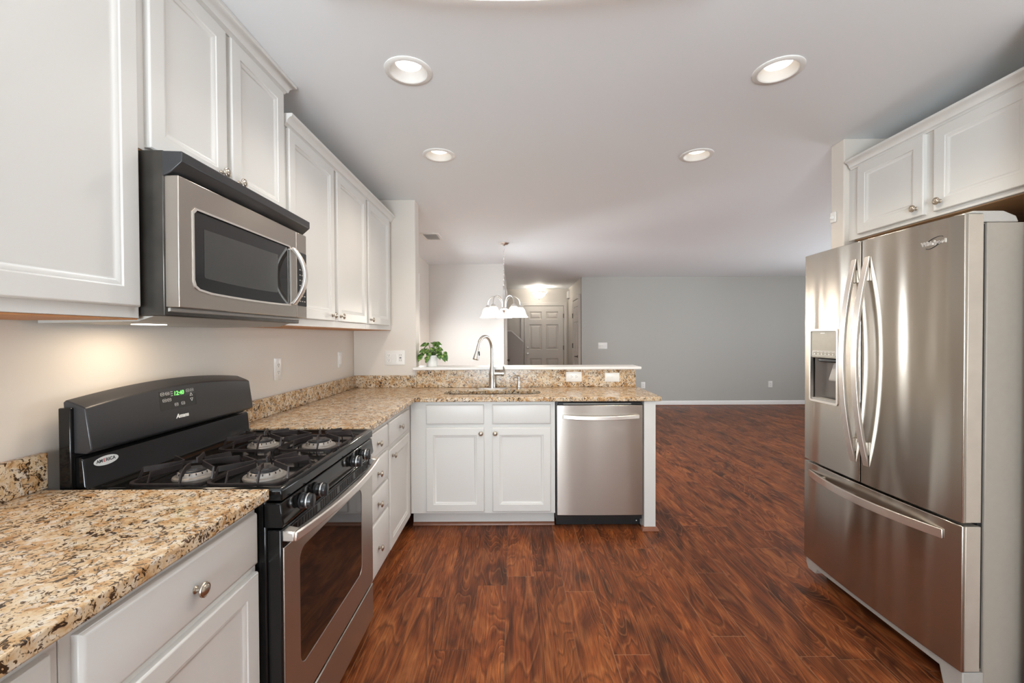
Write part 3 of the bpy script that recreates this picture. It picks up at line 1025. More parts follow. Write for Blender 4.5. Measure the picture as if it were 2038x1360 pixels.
for by in (1.33, 1.70):
    g = BM()
    for bx in (-1.003, -0.780):
        hw, hh = 0.109, 0.118
        pts_ = [(bx + x, by + y, 0.9085) for x, y in rrect(0, 0, 2 * hw, 2 * hh, 0.035, 4)]
        sweep(g, pts_ + [pts_[0], pts_[1]], [(-0.0045, -0.005), (0.0045, -0.005), (0.0045, 0.004), (-0.0045, 0.004)])
        for sx_ in (-1, 1):
            for sy_ in (-1, 1):
                # a folded strap: rises from the frame, runs in, folds back beside the burner
                e = 0.030
                A = (bx + sx_ * 0.045, by + sy_ * hh, 0.912)
                A2 = (bx + sx_ * 0.045, by + sy_ * (hh - 0.012), 0.944)
                Bq = (bx + sx_ * 0.020, by + sy_ * 0.058, 0.946)
                Bt = (bx + sx_ * 0.012, by + sy_ * e, 0.946)
                strap(g, [A, A2, Bq, Bt], 0.016)
        for sx_ in (-1, 1):
            A = (bx + sx_ * hw, by - 0.075, 0.914)
            A2 = (bx + sx_ * (hw - 0.004), by - 0.060, 0.944)
            Bq = (bx + sx_ * 0.034, by - 0.006, 0.946)
            Cq = (bx + sx_ * 0.034, by + 0.006, 0.946)
            D2 = (bx + sx_ * (hw - 0.004), by + 0.060, 0.944)
            D = (bx + sx_ * hw, by + 0.075, 0.914)
            strap(g, [A, A2, Bq, Cq, D2, D], 0.016)
        for sx_ in (-1, 1):
            for sy_ in (-1, 1):
                lathe(g, [(0.006, 0.8965), (0.006, 0.906)], T(bx + sx_ * (hw - 0.012), by + sy_ * (hh - 0.012), 0), 8)
    obj('grate', g, M['iron'], c, smooth=30)
# control panel below the cooktop rim
cpn = BM()
prism(cpn, [(-0.70, 0.798), (RF, 0.798), (RF + 0.004, 0.81), (RF - 0.004, 0.868), (-0.70, 0.868)], -(RY1), -(RY0),
      Matrix(((1, 0, 0, 0), (0, 0, -1, 0), (0, 1, 0, 0), (0, 0, 0, 1))))
cp_ = obj('control_panel', cpn, M['black'], c, bevel=0.003)
for y in (1.285, 1.378, 1.690, 1.790):
    kb = lathe(BM(), [(0.024, 0), (0.024, 0.004), (0.019, 0.006), (0.0175, 0.014)], aim((RF + 0.001, y, 0.835), (1, 0, 0)), 24)
    k_ = obj('burner_knob', kb, M['blackm'], c)
    kk = lathe(BM(), [(0.0205, 0.014), (0.0215, 0.017), (0.0215, 0.026), (0.019, 0.034), (0.016, 0.0355)], aim((RF + 0.001, y, 0.835), (1, 0, 0)), 24)
    box(kk, 0, 0.038, -0.0045, 0.0045, -0.020, 0.020, T(RF + 0.001, y, 0.835))
    obj('knob_grip', kk, M['blackm'], k_)
    obj('chrome_ring', lathe(BM(), [(0.0222, 0.0175), (0.0226, 0.019), (0.0226, 0.022), (0.0222, 0.0235)], aim((RF + 0.001, y, 0.835), (1, 0, 0)), 24, False, False), M['chrome'], k_)
# oven door
dmt = frame((RF, RY0 + 0.002, 0), (1, 0, 0))
dw = RY1 - RY0 - 0.004
od = obj('oven_door', B(-0.689, RF - 0.004, RY0 + 0.002, RY1 - 0.002, 0.218, 0.792), M['black'], c, bevel=0.004)
sk = BM()
wx0, wx1, wz0, wz1 = 1.272 - RY0, 1.790 - RY0, 0.335, 0.692
plate(sk, [(0.006, 0.222), (dw - 0.006, 0.222), (dw - 0.006, 0.740), (0.006, 0.740)], [rrect((wx0 + wx1) / 2, (wz0 + wz1) / 2, wx1 - wx0, wz1 - wz0, 0.035, 6)], -0.006, 0.0, dmt)
obj('door_skin', sk, M['steel'], od, bevel=0.0015, label='stainless door skin')
gl = BM()
prism(gl, rrect((wx0 + wx1) / 2, (wz0 + wz1) / 2, wx1 - wx0 - 0.002, wz1 - wz0 - 0.002, 0.034, 6), -0.006, -0.0015, dmt)
obj('oven_window', gl, M['glassb'], od, label='dark glass window')
for g_ in range(4):
    vb = BM()
    for k in range(8):
        y = 0.085 + g_ * 0.1575 + k * 0.0175
        box(vb, y, y + 0.009, 0.754, 0.778, -0.006, -0.0030, dmt)
    obj('vent', vb, M['slot'], od)
vp = BM()
plate(vp, rrect(dw / 2, 0.766, dw - 0.10, 0.036, 0.014, 5), [rrect(dw / 2, 0.766, dw - 0.108, 0.030, 0.012, 5)], -0.005, -0.002, dmt)
obj('vent_bezel', vp, M['hood'], od)
hp = arc((RF + 0.026, RY0 + 0.010, 0.770), (RF + 0.026, RY1 - 0.010, 0.770), (0.026, 0, -0.004), 18)
hb = sweep(BM(), hp, rect(0.020, 0.027))
for y in (RY0 + 0.024, RY1 - 0.024):
    prism(hb, [(RF - 0.005, 0.757), (RF + 0.030, 0.757), (RF + 0.030, 0.783), (RF - 0.005, 0.790)], -(y + 0.018), -(y - 0.018),
          Matrix(((1, 0, 0, 0), (0, 0, -1, 0), (0, 1, 0, 0), (0, 0, 0, 1))))
obj('handle', hb, M['steel_h'], od, bevel=0.004)
# storage drawer
obj('storage_drawer', B(-0.689, RF, RY0 + 0.006, RY1 - 0.006, 0.055, 0.210), M['steel'], c, bevel=0.004)
# backguard
XZ = Matrix(((1, 0, 0, 0), (0, 0, -1, 0), (0, 1, 0, 0), (0, 0, 0, 1)))
bg = BM()
prism(bg, [(-1.262, 0.86), (-1.228, 0.86), (-1.228, 1.135), (-1.262, 1.135)], -RY1, -RY0, XZ)
obj('backguard', bg, M['black'], c, bevel=0.003)
rs = BM()
prism(rs, [(-1.229, 0.895), (-1.188, 0.895), (-1.200, 0.912), (-1.206, 0.985), (-1.214, 0.995), (-1.229, 0.995)], -(RY1 - 0.004), -(RY0 + 0.012), XZ)
rs_ = obj('riser', rs, M['black'], c, bevel=0.004, label='glossy black riser panel')
# curved console: its crest bows up in the middle
lps = []
NB = 24
for i in range(NB + 1):
    t = i / NB
    y = RY0 + 0.010 + (RY1 - RY0 - 0.020) * t
    bow = 1 - (2 * t - 1) ** 2
    zt = 1.150 + 0.026 * bow
    zf = 1.138 + 0.026 * bow
    lps.append([Vector(p) for p in ((-1.250, y, 1.008), (-1.196, y, 1.004), (-1.182, y, 1.012), (-1.180, y, 1.02), (-1.196, y, zf - 0.006), (-1.206, y, zf), (-1.250, y, zt + 0.006), (-1.258, y, zt))])
co = obj('console', loft(BM(), lps), M['hood'], c, bevel=0.003, label='charcoal control console')
# the console face: a leaning plane; F(y, z) gives a frame on it
fz0, fz1 = Vector((-1.180, 0, 1.02)), Vector((-1.196, 0, 1.145))
fdir = (fz1 - fz0).normalized()


def onface(y, z, lift=0.0):
    t = (z - fz0.z) / (fz1.z - fz0.z)
    m = Matrix.Identity(4)
    p = fz0.lerp(fz1, t)
    nrm = Vector((0, 1, 0)).cross(fdir)
    p = Vector((p.x, y, z)) + nrm * lift
    for i in range(3):
        m[i][0], m[i][1], m[i][2], m[i][3] = (0, 1, 0)[i], fdir[i], nrm[i], p[i]
    return m


DC = (1.512, 1.116)
dp = obj('display_panel', prism(BM(), rrect(0, 0, 0.162, 0.072, 0.004, 3), -0.002, 0.0012, onface(*DC)), M['display'], co)
obj('clock_digits', text_bm('12:40', 0.021, 0.0003, onface(DC[0] + 0.004, DC[1] + 0.016, 0.0014), shear=0.15), M['green'], dp)
for x, y in ((-0.066, 0.020), (-0.045, 0.020), (-0.060, -0.002), (-0.040, -0.002), (0.046, 0.020), (0.066, 0.020), (-0.012, -0.022), (0.018, -0.022)):
    F = onface(*DC) @ T(x, y, 0)
    kp = BM()
    plate(kp, rrect(0, 0, 0.015, 0.010, 0.002, 2), [rrect(0, 0, 0.0136, 0.0086, 0.0015, 2)], 0.001, 0.0016, F)
    box(kp, -0.004, 0.004, -0.0006, 0.0006, 0.001, 0.0016, F)
    obj('key', kp, M['letter'], dp)
for s, yy in ((1, 0.004), (-1, -0.014)):
    F = onface(*DC) @ T(0.060, yy, 0)
    kp = BM()
    plate(kp, [(-0.007, -0.005 * s), (0.007, -0.005 * s), (0, 0.007 * s)], [[(-0.005, -0.004 * s), (0.005, -0.004 * s), (0, 0.005 * s)]], 0.001, 0.0016, F)
    obj('arrow_key', kp, M['letter'], dp)
kp = BM()
for i in range(3):
    box(kp, -0.032, -0.022, 0.024 - 0.007 * i, 0.0252 - 0.007 * i, 0.001, 0.0016, onface(*DC))
obj('mode_marks', kp, M['letter'], dp)
obj('brand_lettering', text_bm('Amana', 0.020, 0.0004, onface(1.520, 1.052, 0.0008), shear=0.3, bold=0.0006), M['letter'], co)
# oval badge on the riser
rm = Matrix.Identity(4)
rdir = (Vector((-1.206, 0, 0.985)) - Vector((-1.200, 0, 0.912))).normalized()
rn = Vector((0, 1, 0)).cross(rdir)
rp = Vector((-1.200, 0, 0.912)).lerp(Vector((-1.206, 0, 0.985)), 0.78)
for i in range(3):
    rm[i][0], rm[i][1], rm[i][2], rm[i][3] = (0, 1, 0)[i], rdir[i], rn[i], (rp.x, 1.256, rp.z)[i]
ov = [(0.038 * math.cos(2 * math.pi * i / 32), 0.0135 * math.sin(2 * math.pi * i / 32)) for i in range(32)]
bd = obj('oval_sticker', prism(BM(), ov, 0.0, 0.0008, rm), M['letter'], rs_, label='white oval sticker')
obj('sticker_lettering', text_bm('AM', 0.0135, 0.0002, rm @ T(-0.0115, 0.001, 0.0009), 'RIGHT', bold=0.0003), M['letterd'], bd)
obj('red_letter', text_bm('E', 0.0135, 0.0002, rm @ T(-0.0068, 0.001, 0.0009), bold=0.0003), M['letterr'], bd)
obj('sticker_lettering', text_bm('RICA', 0.0135, 0.0002, rm @ T(-0.0022, 0.001, 0.0009), 'LEFT', bold=0.0003), M['letterd'], bd)

# ------------------------------------------------------------------ microwave
MY0, MY1 = 1.148, 1.864
MXF = -0.900
c = thing('microwave', (-1.1, 1.5, 1.375), 'stainless over-the-range microwave with black window, below the tall wall cabinet', 'microwave')
obj('case', B(XL + 0.003, -0.937, MY0, MY1, 1.388, 1.832), M['case'], c, bevel=0.003)
bp_ = BM()
prism(bp_, [(XL + 0.02, 1.3885), (-0.930, 1.410), (-0.930, 1.402), (-1.02, 1.374), (XL + 0.02, 1.370)], -(MY1 - 0.008), -(MY0 + 0.01), XZ)
bpo = obj('bottom_panel', bp_, M['plast'], c, label='dull metal underside')
obj('work_light', prism(BM(), rrect(-1.16, 1.36, 0.05, 0.09, 0.01, 3), 1.3695, 1.3725), M['lensw'], bpo)
vg = BM()
prism(vg, [(-0.94, 1.762), (-0.918, 1.772), (-0.886, 1.800), (-0.886, 1.828), (-0.94, 1.830)], -(MY1), -(MY0), XZ)
obj('vent_grille', vg, M['hood'], c, bevel=0.002)
mmt = frame((MXF, MY0, 0), (1, 0, 0))
YSP = 1.772 - MY0
# stainless door with a window whose lower edge bows
wl, wr, wb, wt = 1.206 - MY0, 1.722 - MY0, 1.462, 1.690
hole = [(wl + 0.012, wt), (wl, wt - 0.012), (wl, wb + 0.030), (wl + 0.006, wb + 0.014), (wl + 0.02, wb + 0.006)]
for i in range(1, 10):
    t = i / 10
    hole.append((wl + 0.02 + (wr - wl - 0.03) * t, wb + 0.006 - 0.010 * math.sin(math.pi * (0.15 + 0.6 * t))))
hole += [(wr - 0.004, wb + 0.0), (wr, wb + 0.006), (wr, wt - 0.006), (wr - 0.006, wt)]
dk = BM()
plate(dk, [(0.004, 1.411), (YSP, 1.411), (YSP, 1.766), (0.004, 1.766)], [hole], -0.040, 0, mmt)
md = obj('door', dk, M['steel'], c, bevel=0.002)
wbz = BM()
prism(wbz, [(x, y) for x, y in hole], -0.010, -0.004, mmt)
mw = obj('window', wbz, M['glassm'], md, label='black glass window')
ms = BM()
sc_ = [(wl + 0.045, wt - 0.045), (wl + 0.045, wb + 0.045)]
for i in range(9):
    t = i / 8
    sc_.append((wl + 0.05 + (wr - wl - 0.135) * t, wb + 0.045 - 0.010 * math.sin(math.pi * (0.15 + 0.6 * t))))
sc_ += [(wr - 0.080, wt - 0.045)]
hc = ((wl + wr) / 2, (wb + wt) / 2)
bz = BM()
plate(bz, [(hc[0] + (x - hc[0]) * 1.022, hc[1] + (z - hc[1]) * 1.05) for x, z in hole], [hole], -0.003, 0.0022, mmt)
obj('window_bezel', bz, M['steel_h'], md, label='pale steel window rim')
prism(ms, sc_, -0.0045, -0.0034, mmt)
obj('screen', ms, M['mesh'], mw)
kp_ = obj('control_panel', B(MXF - 0.040, MXF - 0.001, MY0 + YSP + 0.004, MY1 - 0.004, 1.411, 1.766), M['steel'], c, bevel=0.002)
kb = obj('keypad', prism(BM(), rrect(YSP + 0.048, 1.573, 0.072, 0.226, 0.004, 3), -0.002, 0.0006, mmt), M['glassm'], kp_)
ky = BM()
for r in range(7):
    for q in range(3):
        box(ky, YSP + 0.024 + q * 0.019, YSP + 0.034 + q * 0.019, 1.478 + r * 0.022, 1.482 + r * 0.022, 0.0004, 0.0010, mmt)
obj('key_marks', ky, M['plast'], kb)
hp = arc((MXF + 0.004, 1.738, 1.462), (MXF + 0.004, 1.738, 1.690), (0.050, 0, 0), 18)
hb = sweep(BM(), hp, rect(0.014, 0.024), up=(0, 1, 0))
obj('handle', hb, M['steel_h'], md, bevel=0.004)

# ------------------------------------------------------------------ wall cabinets on the left
UX, UD = -1.0, -0.982


def upper(y0, y1, z0, z1, label, doors, crown_path=None, crown_z=None, ck=1.0):
    c = thing('wall_cabinet', ((XL + UX) / 2, (y0 + y1) / 2, z0), label, 'cabinet')
    obj('cabinet_box', B(XL + 0.002, UX, y0, y1, z0, z1), M['cab'], c, bevel=0.001, seg=1)
    obj('bottom_board', B(XL + 0.004, UX - 0.003, y0 + 0.002, y1 - 0.002, z0 - 0.004, z0 - 0.0002), M['raw'], c, label='raw wood underside')
    for a0, a1, b0, b1, kn in doors:
        front(c, 'door', (1, 0, 0), UD, a0, a1, b0, b1, DOORP, kn)
    if crown_path:
        crown(c, crown_path, crown_z, ck)
    return c


upper(0.20, 1.140, 1.381, 2.26, 'large white wall cabinet at the left picture edge, before the microwave',
      [(0.66, 1.128, 1.410, 2.24, None), (0.21, 0.640, 1.410, 2.24, None)], [(UX, 0.2), (UX, 1.140)], 2.252)
upper(1.1435, 1.866, 1.836, 2.395, 'white two-door wall cabinet reaching the ceiling above the microwave',
      [(1.164, 1.478, 1.845, 2.378, (1.445, 1.884)), (1.503, 1.846, 1.845, 2.378, (1.535, 1.880))],
      [(XL + 0.002, 1.1435), (UX, 1.1435), (UX, 1.866), (XL + 0.002, 1.866)], 2.384, 1.05)
upper(1.869, 2.880, 1.381, 2.26, 'white two-door wall cabinet right of the microwave, door knobs close together',
      [(1.885, 2.352, 1.415, 2.248, (2.315, 1.445)), (2.390, 2.860, 1.415, 2.248, (2.425, 1.445))],
      [(XL + 0.002, 1.869), (UX, 1.869), (UX, 2.880)][1:], 2.252)
upper(2.882, YS - 0.002, 1.381, 2.26, 'white single-door wall cabinet in the far left corner, beside the column',
      [(2.900, 3.385, 1.415, 2.248, (2.935, 1.445))], [(UX, 2.882), (UX, YS - 0.002)], 2.252)

# ------------------------------------------------------------------ cabinet above the fridge
RX, RD = 1.900, 1.882
c = thing('overhead_cabinet', (2.2, 1.95, 1.856), 'white two-door wall cabinet above the fridge with crown trim', 'cabinet')
obj('cabinet_box', B(RX, XR - 0.002, 1.492, 2.410, 1.860, 2.27), M['cab'], c, bevel=0.001, seg=1)
obj('bottom_board', B(RX + 0.018, XR - 0.004, 1.496, 2.408, 1.8555, 1.8598), M['rawtan'], c, label='raw wood underside')
front(c, 'door', (-1, 0, 0), RD, 1.972, 2.352, 1.880, 2.250, DOORP, (2.005, 1.918))
front(c, 'door', (-1, 0, 0), RD, 1.540, 1.925, 1.880, 2.250, DOORP, (1.892, 1.918))
obj('filler_strip', B(RX + 0.002, RX + 0.02, 2.4105, 2.4295, 1.860, 2.27), M['cab'], c)
crown(c, [(RX, 2.410), (RX, 1.492)], 2.252)

# ------------------------------------------------------------------ fridge
FY0, FY1, FYM = 1.522, 2.356, 1.957
FXF = 1.605
c = thing('refrigerator', (1.95, 1.94, 0), 'stainless french door refrigerator with water dispenser, standing in the right alcove', 'refrigerator')
obj('body', B(1.690, 2.38, FY0 + 0.006, FY1 - 0.006, 0.055, 1.730), M['fside'], c, bevel=0.004)


def bulge(y):
    t = (y - FY0) / (FY1 - FY0)
    return 0.016 * (1 - (2 * t - 1) ** 2)


def fdoor(y0, y1, z0, z1, name, hole=None):
    """bowed slab door: front skin follows the bulge"""
    n = 14
    bm = BM()
    ys = [y0 + (y1 - y0) * i / n for i in range(n + 1)]
    if hole:
        for h in hole[:2]:
            ys.append(h)
        ys = sorted(set(round(v, 5) for v in ys))
    zs = [z0] + (list(hole[2:]) if hole else []) + [z1]
    V = {}
    for i, y in enumerate(ys):
        for j, z in enumerate(zs):
            V[i, j] = bm.verts.new((FXF - bulge(y), y, z))
    for i in range(len(ys) - 1):
        for j in range(len(zs) - 1):
            if hole and hole[0] - 1e-4 <= ys[i] and ys[i + 1] <= hole[1] + 1e-4 and j == 1:
                continue
            bm.faces.new((V[i, j], V[i + 1, j], V[i + 1, j + 1], V[i, j + 1]))
    r = bmesh.ops.extrude_face_region(bm, geom=bm.faces[:])
    for v in [g for g in r['geom'] if isinstance(g, bmesh.types.BMVert)]:
        v.co.x = FXF + 0.012
    return obj(name, bm, M['steel_f'], c, bevel=0.003)


DPY0, DPY1, DPZ0, DPZ1 = 2.098, 2.292, 0.982, 1.356
DZ0, DZ1 = 0.650, 1.760
dl = fdoor(FYM + 0.0035, FY1, DZ0, DZ1, 'door', (DPY0, DPY1, DPZ0, DPZ1))
drr = fdoor(FY0, FYM - 0.0035, DZ0, DZ1, 'door')
fz = fdoor(FY0, FY1, 0.110, 0.640, 'freezer_drawer')
XF2 = FXF + 0.0125
lb = B(XF2, 1.672, FYM + 0.004, DPY0 - 0.006, DZ0 + 0.002, DZ1 - 0.002)
box(lb, XF2, 1.672, DPY1 + 0.006, FY1 - 0.001, DZ0 + 0.002, DZ1 - 0.002)
box(lb, XF2, 1.672, DPY0 - 0.006, DPY1 + 0.006, DPZ1 + 0.006, DZ1 - 0.002)
box(lb, XF2, 1.672, DPY0 - 0.006, DPY1 + 0.006, DZ0 + 0.002, DPZ0 - 0.006)
obj('door_edge', lb, M['fdoor_edge'], dl)
obj('door_edge', B(XF2, 1.672, FY0 + 0.0005, FYM - 0.004, DZ0 + 0.002, DZ1 - 0.002), M['fdoor_edge'], drr, bevel=0.002)
obj('drawer_edge', B(XF2, 1.672, FY0 + 0.0005, FY1 - 0.0005, 0.112, 0.638), M['fdoor_edge'], fz, bevel=0.002)
obj('gasket', B(1.6725, 1.6895, FY0 + 0.014, FY1 - 0.014, 0.115, 1.725), M['iron_d'], c)
# water dispenser
fmt = frame((FXF - 0.014, DPY1, 0), (-1, 0, 0))     # right = toward the camera
pw, y_ = DPY1 - DPY0, DPZ0
dm = BM()
plate(dm, rrect(pw / 2, (DPZ0 + DPZ1) / 2, pw + 0.008, DPZ1 - DPZ0 + 0.008, 0.012, 4), [rrect(pw / 2, (DPZ0 + DPZ1) / 2, pw - 0.012, DPZ1 - DPZ0 - 0.012, 0.008, 4)], -0.012, 0.004, fmt)
dsp = obj('dispenser_frame', dm, M['steel_h'], dl, label='pale dispenser frame')
pz = 1.208
pp = BM()
prism(pp, rrect(pw / 2, (pz + DPZ1) / 2 - 0.002, pw - 0.012, DPZ1 - pz - 0.008, 0.006, 3), -0.010, -0.001, fmt)
pnl = obj('dispenser_panel', pp, M['disp'], dl, bevel=0.002)
sy_ = BM()
plate(sy_, rrect(pw / 2, pz + 0.026, pw - 0.035, 0.026, 0.003, 3), [rrect(pw / 2, pz + 0.026, pw - 0.039, 0.022, 0.002, 3)], -0.001, 0.0003, fmt)
for i in range(6):
    box(sy_, 0.022 + i * 0.026, 0.040 + i * 0.026, pz + 0.0315, pz + 0.0335, -0.001, 0.0003, fmt)
    lathe(sy_, [(0.0045, -0.001), (0.0045, 0.0003), (0.002, 0.0003)], fmt @ T(0.031 + i * 0.026, pz + 0.022, 0), 8)
box(sy_, 0.075, 0.105, DPZ1 - 0.020, DPZ1 - 0.016, -0.001, 0.0003, fmt)
obj('panel_symbols', sy_, M['letter'], pnl)
cv = BM()
lp = []
for i in range(13):
    t = i / 12
    lp.append((DPY0 + 0.002 + (pw - 0.004) * t, FXF + 0.010 + 0.048 * math.sin(math.pi * t)))
lps = [[Vector((x, y, z)) for y, x in lp] for z in (DPZ0, pz + 0.004)]
loft(cv, lps, False, False, False)
loft(cv, [[Vector((FXF - 0.008, y, DPZ0 + 0.003)) for y, x in lp], [Vector((x, y, DPZ0 + 0.006)) for y, x in lp]], False, False, False)
obj('dispenser_recess', cv, M['steel_d'], dl, label='dark steel recess')
obj('drip_tray', B(FXF - 0.012, FXF + 0.03, DPY0 + 0.008, DPY1 - 0.008, DPZ0 + 0.005, DPZ0 + 0.016), M['plast'], dl)
pdl = BM()
prism(pdl, [(FXF + 0.026, pz - 0.002), (FXF + 0.034, pz - 0.002), (FXF + 0.012, 1.100), (FXF - 0.004, 1.094), (FXF - 0.006, 1.104)], -2.170, -2.118, XZ)
obj('dispenser_paddle', pdl, M['plast'], dl, bevel=0.003)
obj('nozzle', B(FXF + 0.004, FXF + 0.040, DPY0 + 0.03, DPY1 - 0.03, pz - 0.020, pz + 0.002), M['blackm'], dl, bevel=0.006)
# handles: vertical bows with wedge-cut ends
for y, d in ((1.996, dl), (1.921, drr)):
    zc = [0.735 + (1.680 - 0.735) * i / 24 for i in range(25)]
    bmh = BM()
    xb = FXF - bulge(y)
    lps = []
    for z in zc:
        t = (z - zc[0]) / (zc[-1] - zc[0])
        b = 1 - abs(2 * t - 1) ** 2.0
        out = xb - 0.004 - 0.060 * b
        th = 0.004 + 0.012 * min(1, b * 4)
        lps.append([Vector((out, y - 0.015, z)), Vector((out, y + 0.015, z)), Vector((out + th, y + 0.012, z)), Vector((out + th, y - 0.012, z))])
    loft(bmh, lps)
    for z in (0.815, 1.600):
        box(bmh, xb - 0.014, xb - 0.0005, y - 0.010, y + 0.010, z - 0.03, z + 0.03)
    obj('handle', bmh, M['steel_h'], d, bevel=0.002)
bmh = BM()
lps = []
for i in range(25):
    t = i / 24
    y = 1.585 + (2.310 - 1.585) * t
    b = 1 - (2 * t - 1) ** 2
    xb = FXF - bulge(y)
    out = xb - 0.006 - 0.046 * b
    th = 0.005 + 0.010 * min(1, b * 4)
    lps.append([Vector((out, y, 0.566)), Vector((out, y, 0.602)), Vector((out + th, y, 0.599)), Vector((out + th, y, 0.569))])
loft(bmh, lps)
for y in (1.665, 2.230):
    xb = FXF - bulge(y)
    box(bmh, xb - 0.016, xb - 0.0005, y - 0.03, y + 0.03, 0.574, 0.594)
obj('handle', bmh, M['steel_h'], fz, bevel=0.002)
# hinge covers, base, logo
for y0, y1 in ((FY0 + 0.004, FY0 + 0.075), (FY1 - 0.075, FY1 - 0.004)):
    h_ = BM()
    prism(h_, [(1.622, 1.7605), (1.640, 1.770), (1.745, 1.770), (1.790, 1.752), (1.800, 1.7305), (1.674, 1.7305), (1.674, 1.7605)], -y1, -y0, XZ)
    obj('hinge_cover', h_, M['plast'], c, bevel=0.003)
bs = BM()
prism(bs, [(FY0 + 0.004, 0.012), (FY0 + 0.075, 0.012), (FY0 + 0.090, 0.072), (FY1 - 0.090, 0.072), (FY1 - 0.075, 0.045), (FY1 - 0.020, 0.045), (FY1 - 0.004, 0.075), (FY1 - 0.004, 0.106), (FY0 + 0.004, 0.106)],
      1.615, 1.690, Matrix(((0, 0, 1, 0), (1, 0, 0, 0), (0, 1, 0, 0), (0, 0, 0, 1))))
obj('base_grille', bs, M['plast'], c, bevel=0.003)
for y in (FY0 + 0.05, FY1 - 0.05):
    for x in (1.72, 2.32):
        obj('foot', lathe(BM(), [(0.022, 0), (0.022, 0.02), (0.012, 0.022), (0.012, 0.06)], T(x, y, 0), 12), M['blackm'], c)
lgm = frame((FXF - bulge(1.63) - 0.0012, 1.630, 1.678), (-1, 0, 0)) @ Matrix.Rotation(0.057, 4, 'Y')
lgo = obj('brand_lettering', text_bm('Whirlpool', 0.0215, 0.0012, lgm, bold=0.0007), M['chrome'], drr, label='small raised chrome lettering')
sw = BM()
sweep(sw, [lgm @ Vector((0.036 * math.cos(a), 0.017 * math.sin(a) + 0.012 * math.cos(a), 0.0)) for a in [math.radians(20 + 140 * i / 14) for i in range(15)]], circ(0.0011, 6), up=(1, 0, 0))
sweep(sw, [lgm @ Vector((0.030 * math.cos(a), 0.017 * math.sin(a) + 0.012 * math.cos(a), 0.0)) for a in [math.radians(205 + 130 * i / 14) for i in range(15)]], circ(0.0011, 6), up=(1, 0, 0))
obj('logo_swoosh', sw, M['slot'], drr)

# ------------------------------------------------------------------ plates on walls
wall_plate('switch_plate', (-0.972, YS - 0.0005, 1.156), (0, -1, 0), 0.163, 0.118,
           [('duplex', -0.047, 0, 0), ('rocker', 0.0, 0, 0), ('gfci', 0.047, 0, 0)],
           'wide white combination switch and outlet plate on the far wall, left of the bar', None, 'switch plate')
wall_plate('outlet', (XL + 0.0005, 2.36, 1.153), (1, 0, 0), 0.072, 0.122, [('duplex', 0, 0, 0)],
           'white outlet on the left wall under the two-door wall cabinet, nearer the range', 'wall outlets')
wall_plate('switch_plate', (XL + 0.0005, 3.205, 1.157), (1, 0, 0), 0.072, 0.118, [('rocker', 0, 0, 0)],
           'narrow white plate on the left wall close to the far corner', None, 'switch plate')
wall_plate('outlet', (0.484, YS - 0.0215, 0.997), (0, -1, 0), 0.127, 0.080, [('duplex', 0, 0, 90)],
           'white sideways outlet on the granite backsplash, the one nearer the faucet', 'wall outlets')
wall_plate('outlet', (0.794, YS - 0.0215, 0.992), (0, -1, 0), 0.117, 0.074, [('jack', 0, 0, 0), ('screw', -0.042, 0, 0), ('screw', 0.042, 0, 0)],
           'white sideways jack plate near the right end of the granite backsplash', 'wall outlets')
wall_plate('switch_plate', (1.682, 8.0995, 1.138), (0, -1, 0), 0.170, 0.120, [('toggle', -0.046, 0, 0), ('toggle', 0, 0, 0), ('toggle', 0.046, 0, 0)],
           'white triple switch plate on the grey living room wall', None, 'switch plate')
wall_plate('outlet', (4.864, 8.0995, 0.394), (0, -1, 0), 0.078, 0.122, [('duplex', 0, 0, 0)],
           'white outlet low on the grey wall, just left of the fridge', 'wall outlets')
wall_plate('outlet', (2.449, 8.0995, 0.385), (0, -1, 0), 0.078, 0.122, [('duplex', 0, 0, 0)],
           'white outlet low on the grey wall, just past the bar end', 'wall outlets')
c = thing('door_chime', (1.262, 9.94, 2.23), 'small white door chime box high on the hall side wall', 'door chime')
obj('cover', B(1.240, 1.2845, 9.84, 10.04, 2.20, 2.36), M['white'], c, bevel=0.004)
obj('base', B(1.246, 1.2845, 9.83, 10.05, 2.185, 2.1985), M['plast'], c)
c = thing('motion_sensor', (1.862, 2.50, 2.0), 'tiny white sensor on the wall end left of the fridge cabinet', 'sensor')
obj('base', B(1.862, 1.8715, 2.482, 2.522, 1.985, 2.045), M['white'], c, bevel=0.003)
obj('lens', lathe(BM(), [(0.012, 0), (0.011, 0.008), (0.006, 0.013), (0.001, 0.014)], aim((1.862, 2.502, 2.012), (-1, 0, 0)), 14), M['white'], c)

# ------------------------------------------------------------------ ceiling vent
c = thing('ceiling_vent', (-0.91, 4.765, ZC), 'white louvred vent in the dining area ceiling', 'vent')
vm = Matrix(((1, 0, 0, -0.91), (0, -1, 0, 4.765), (0, 0, -1, ZC), (0, 0, 0, 1)))
obj('frame', plate(BM(), rrect(0, 0, 0.20, 0.33, 0.004, 2), [rrect(0, 0, 0.145, 0.27, 0.004, 2)], 0, 0.008, vm), M['trim'], c)
lv = BM()
for i in range(9):
    box(lv, -0.075, 0.075, -0.0135, 0.0135, -0.0008, 0.0008, vm @ T(0, -0.12 + i * 0.03, 0.005) @ Matrix.Rotation(math.radians(11), 4, 'X'))
obj('louvres', lv, M['trim'], c)
obj('backing', prism(BM(), rrect(0, 0, 0.145, 0.27, 0.004, 2), -0.0001, 0.0008, vm), M['white'], c)

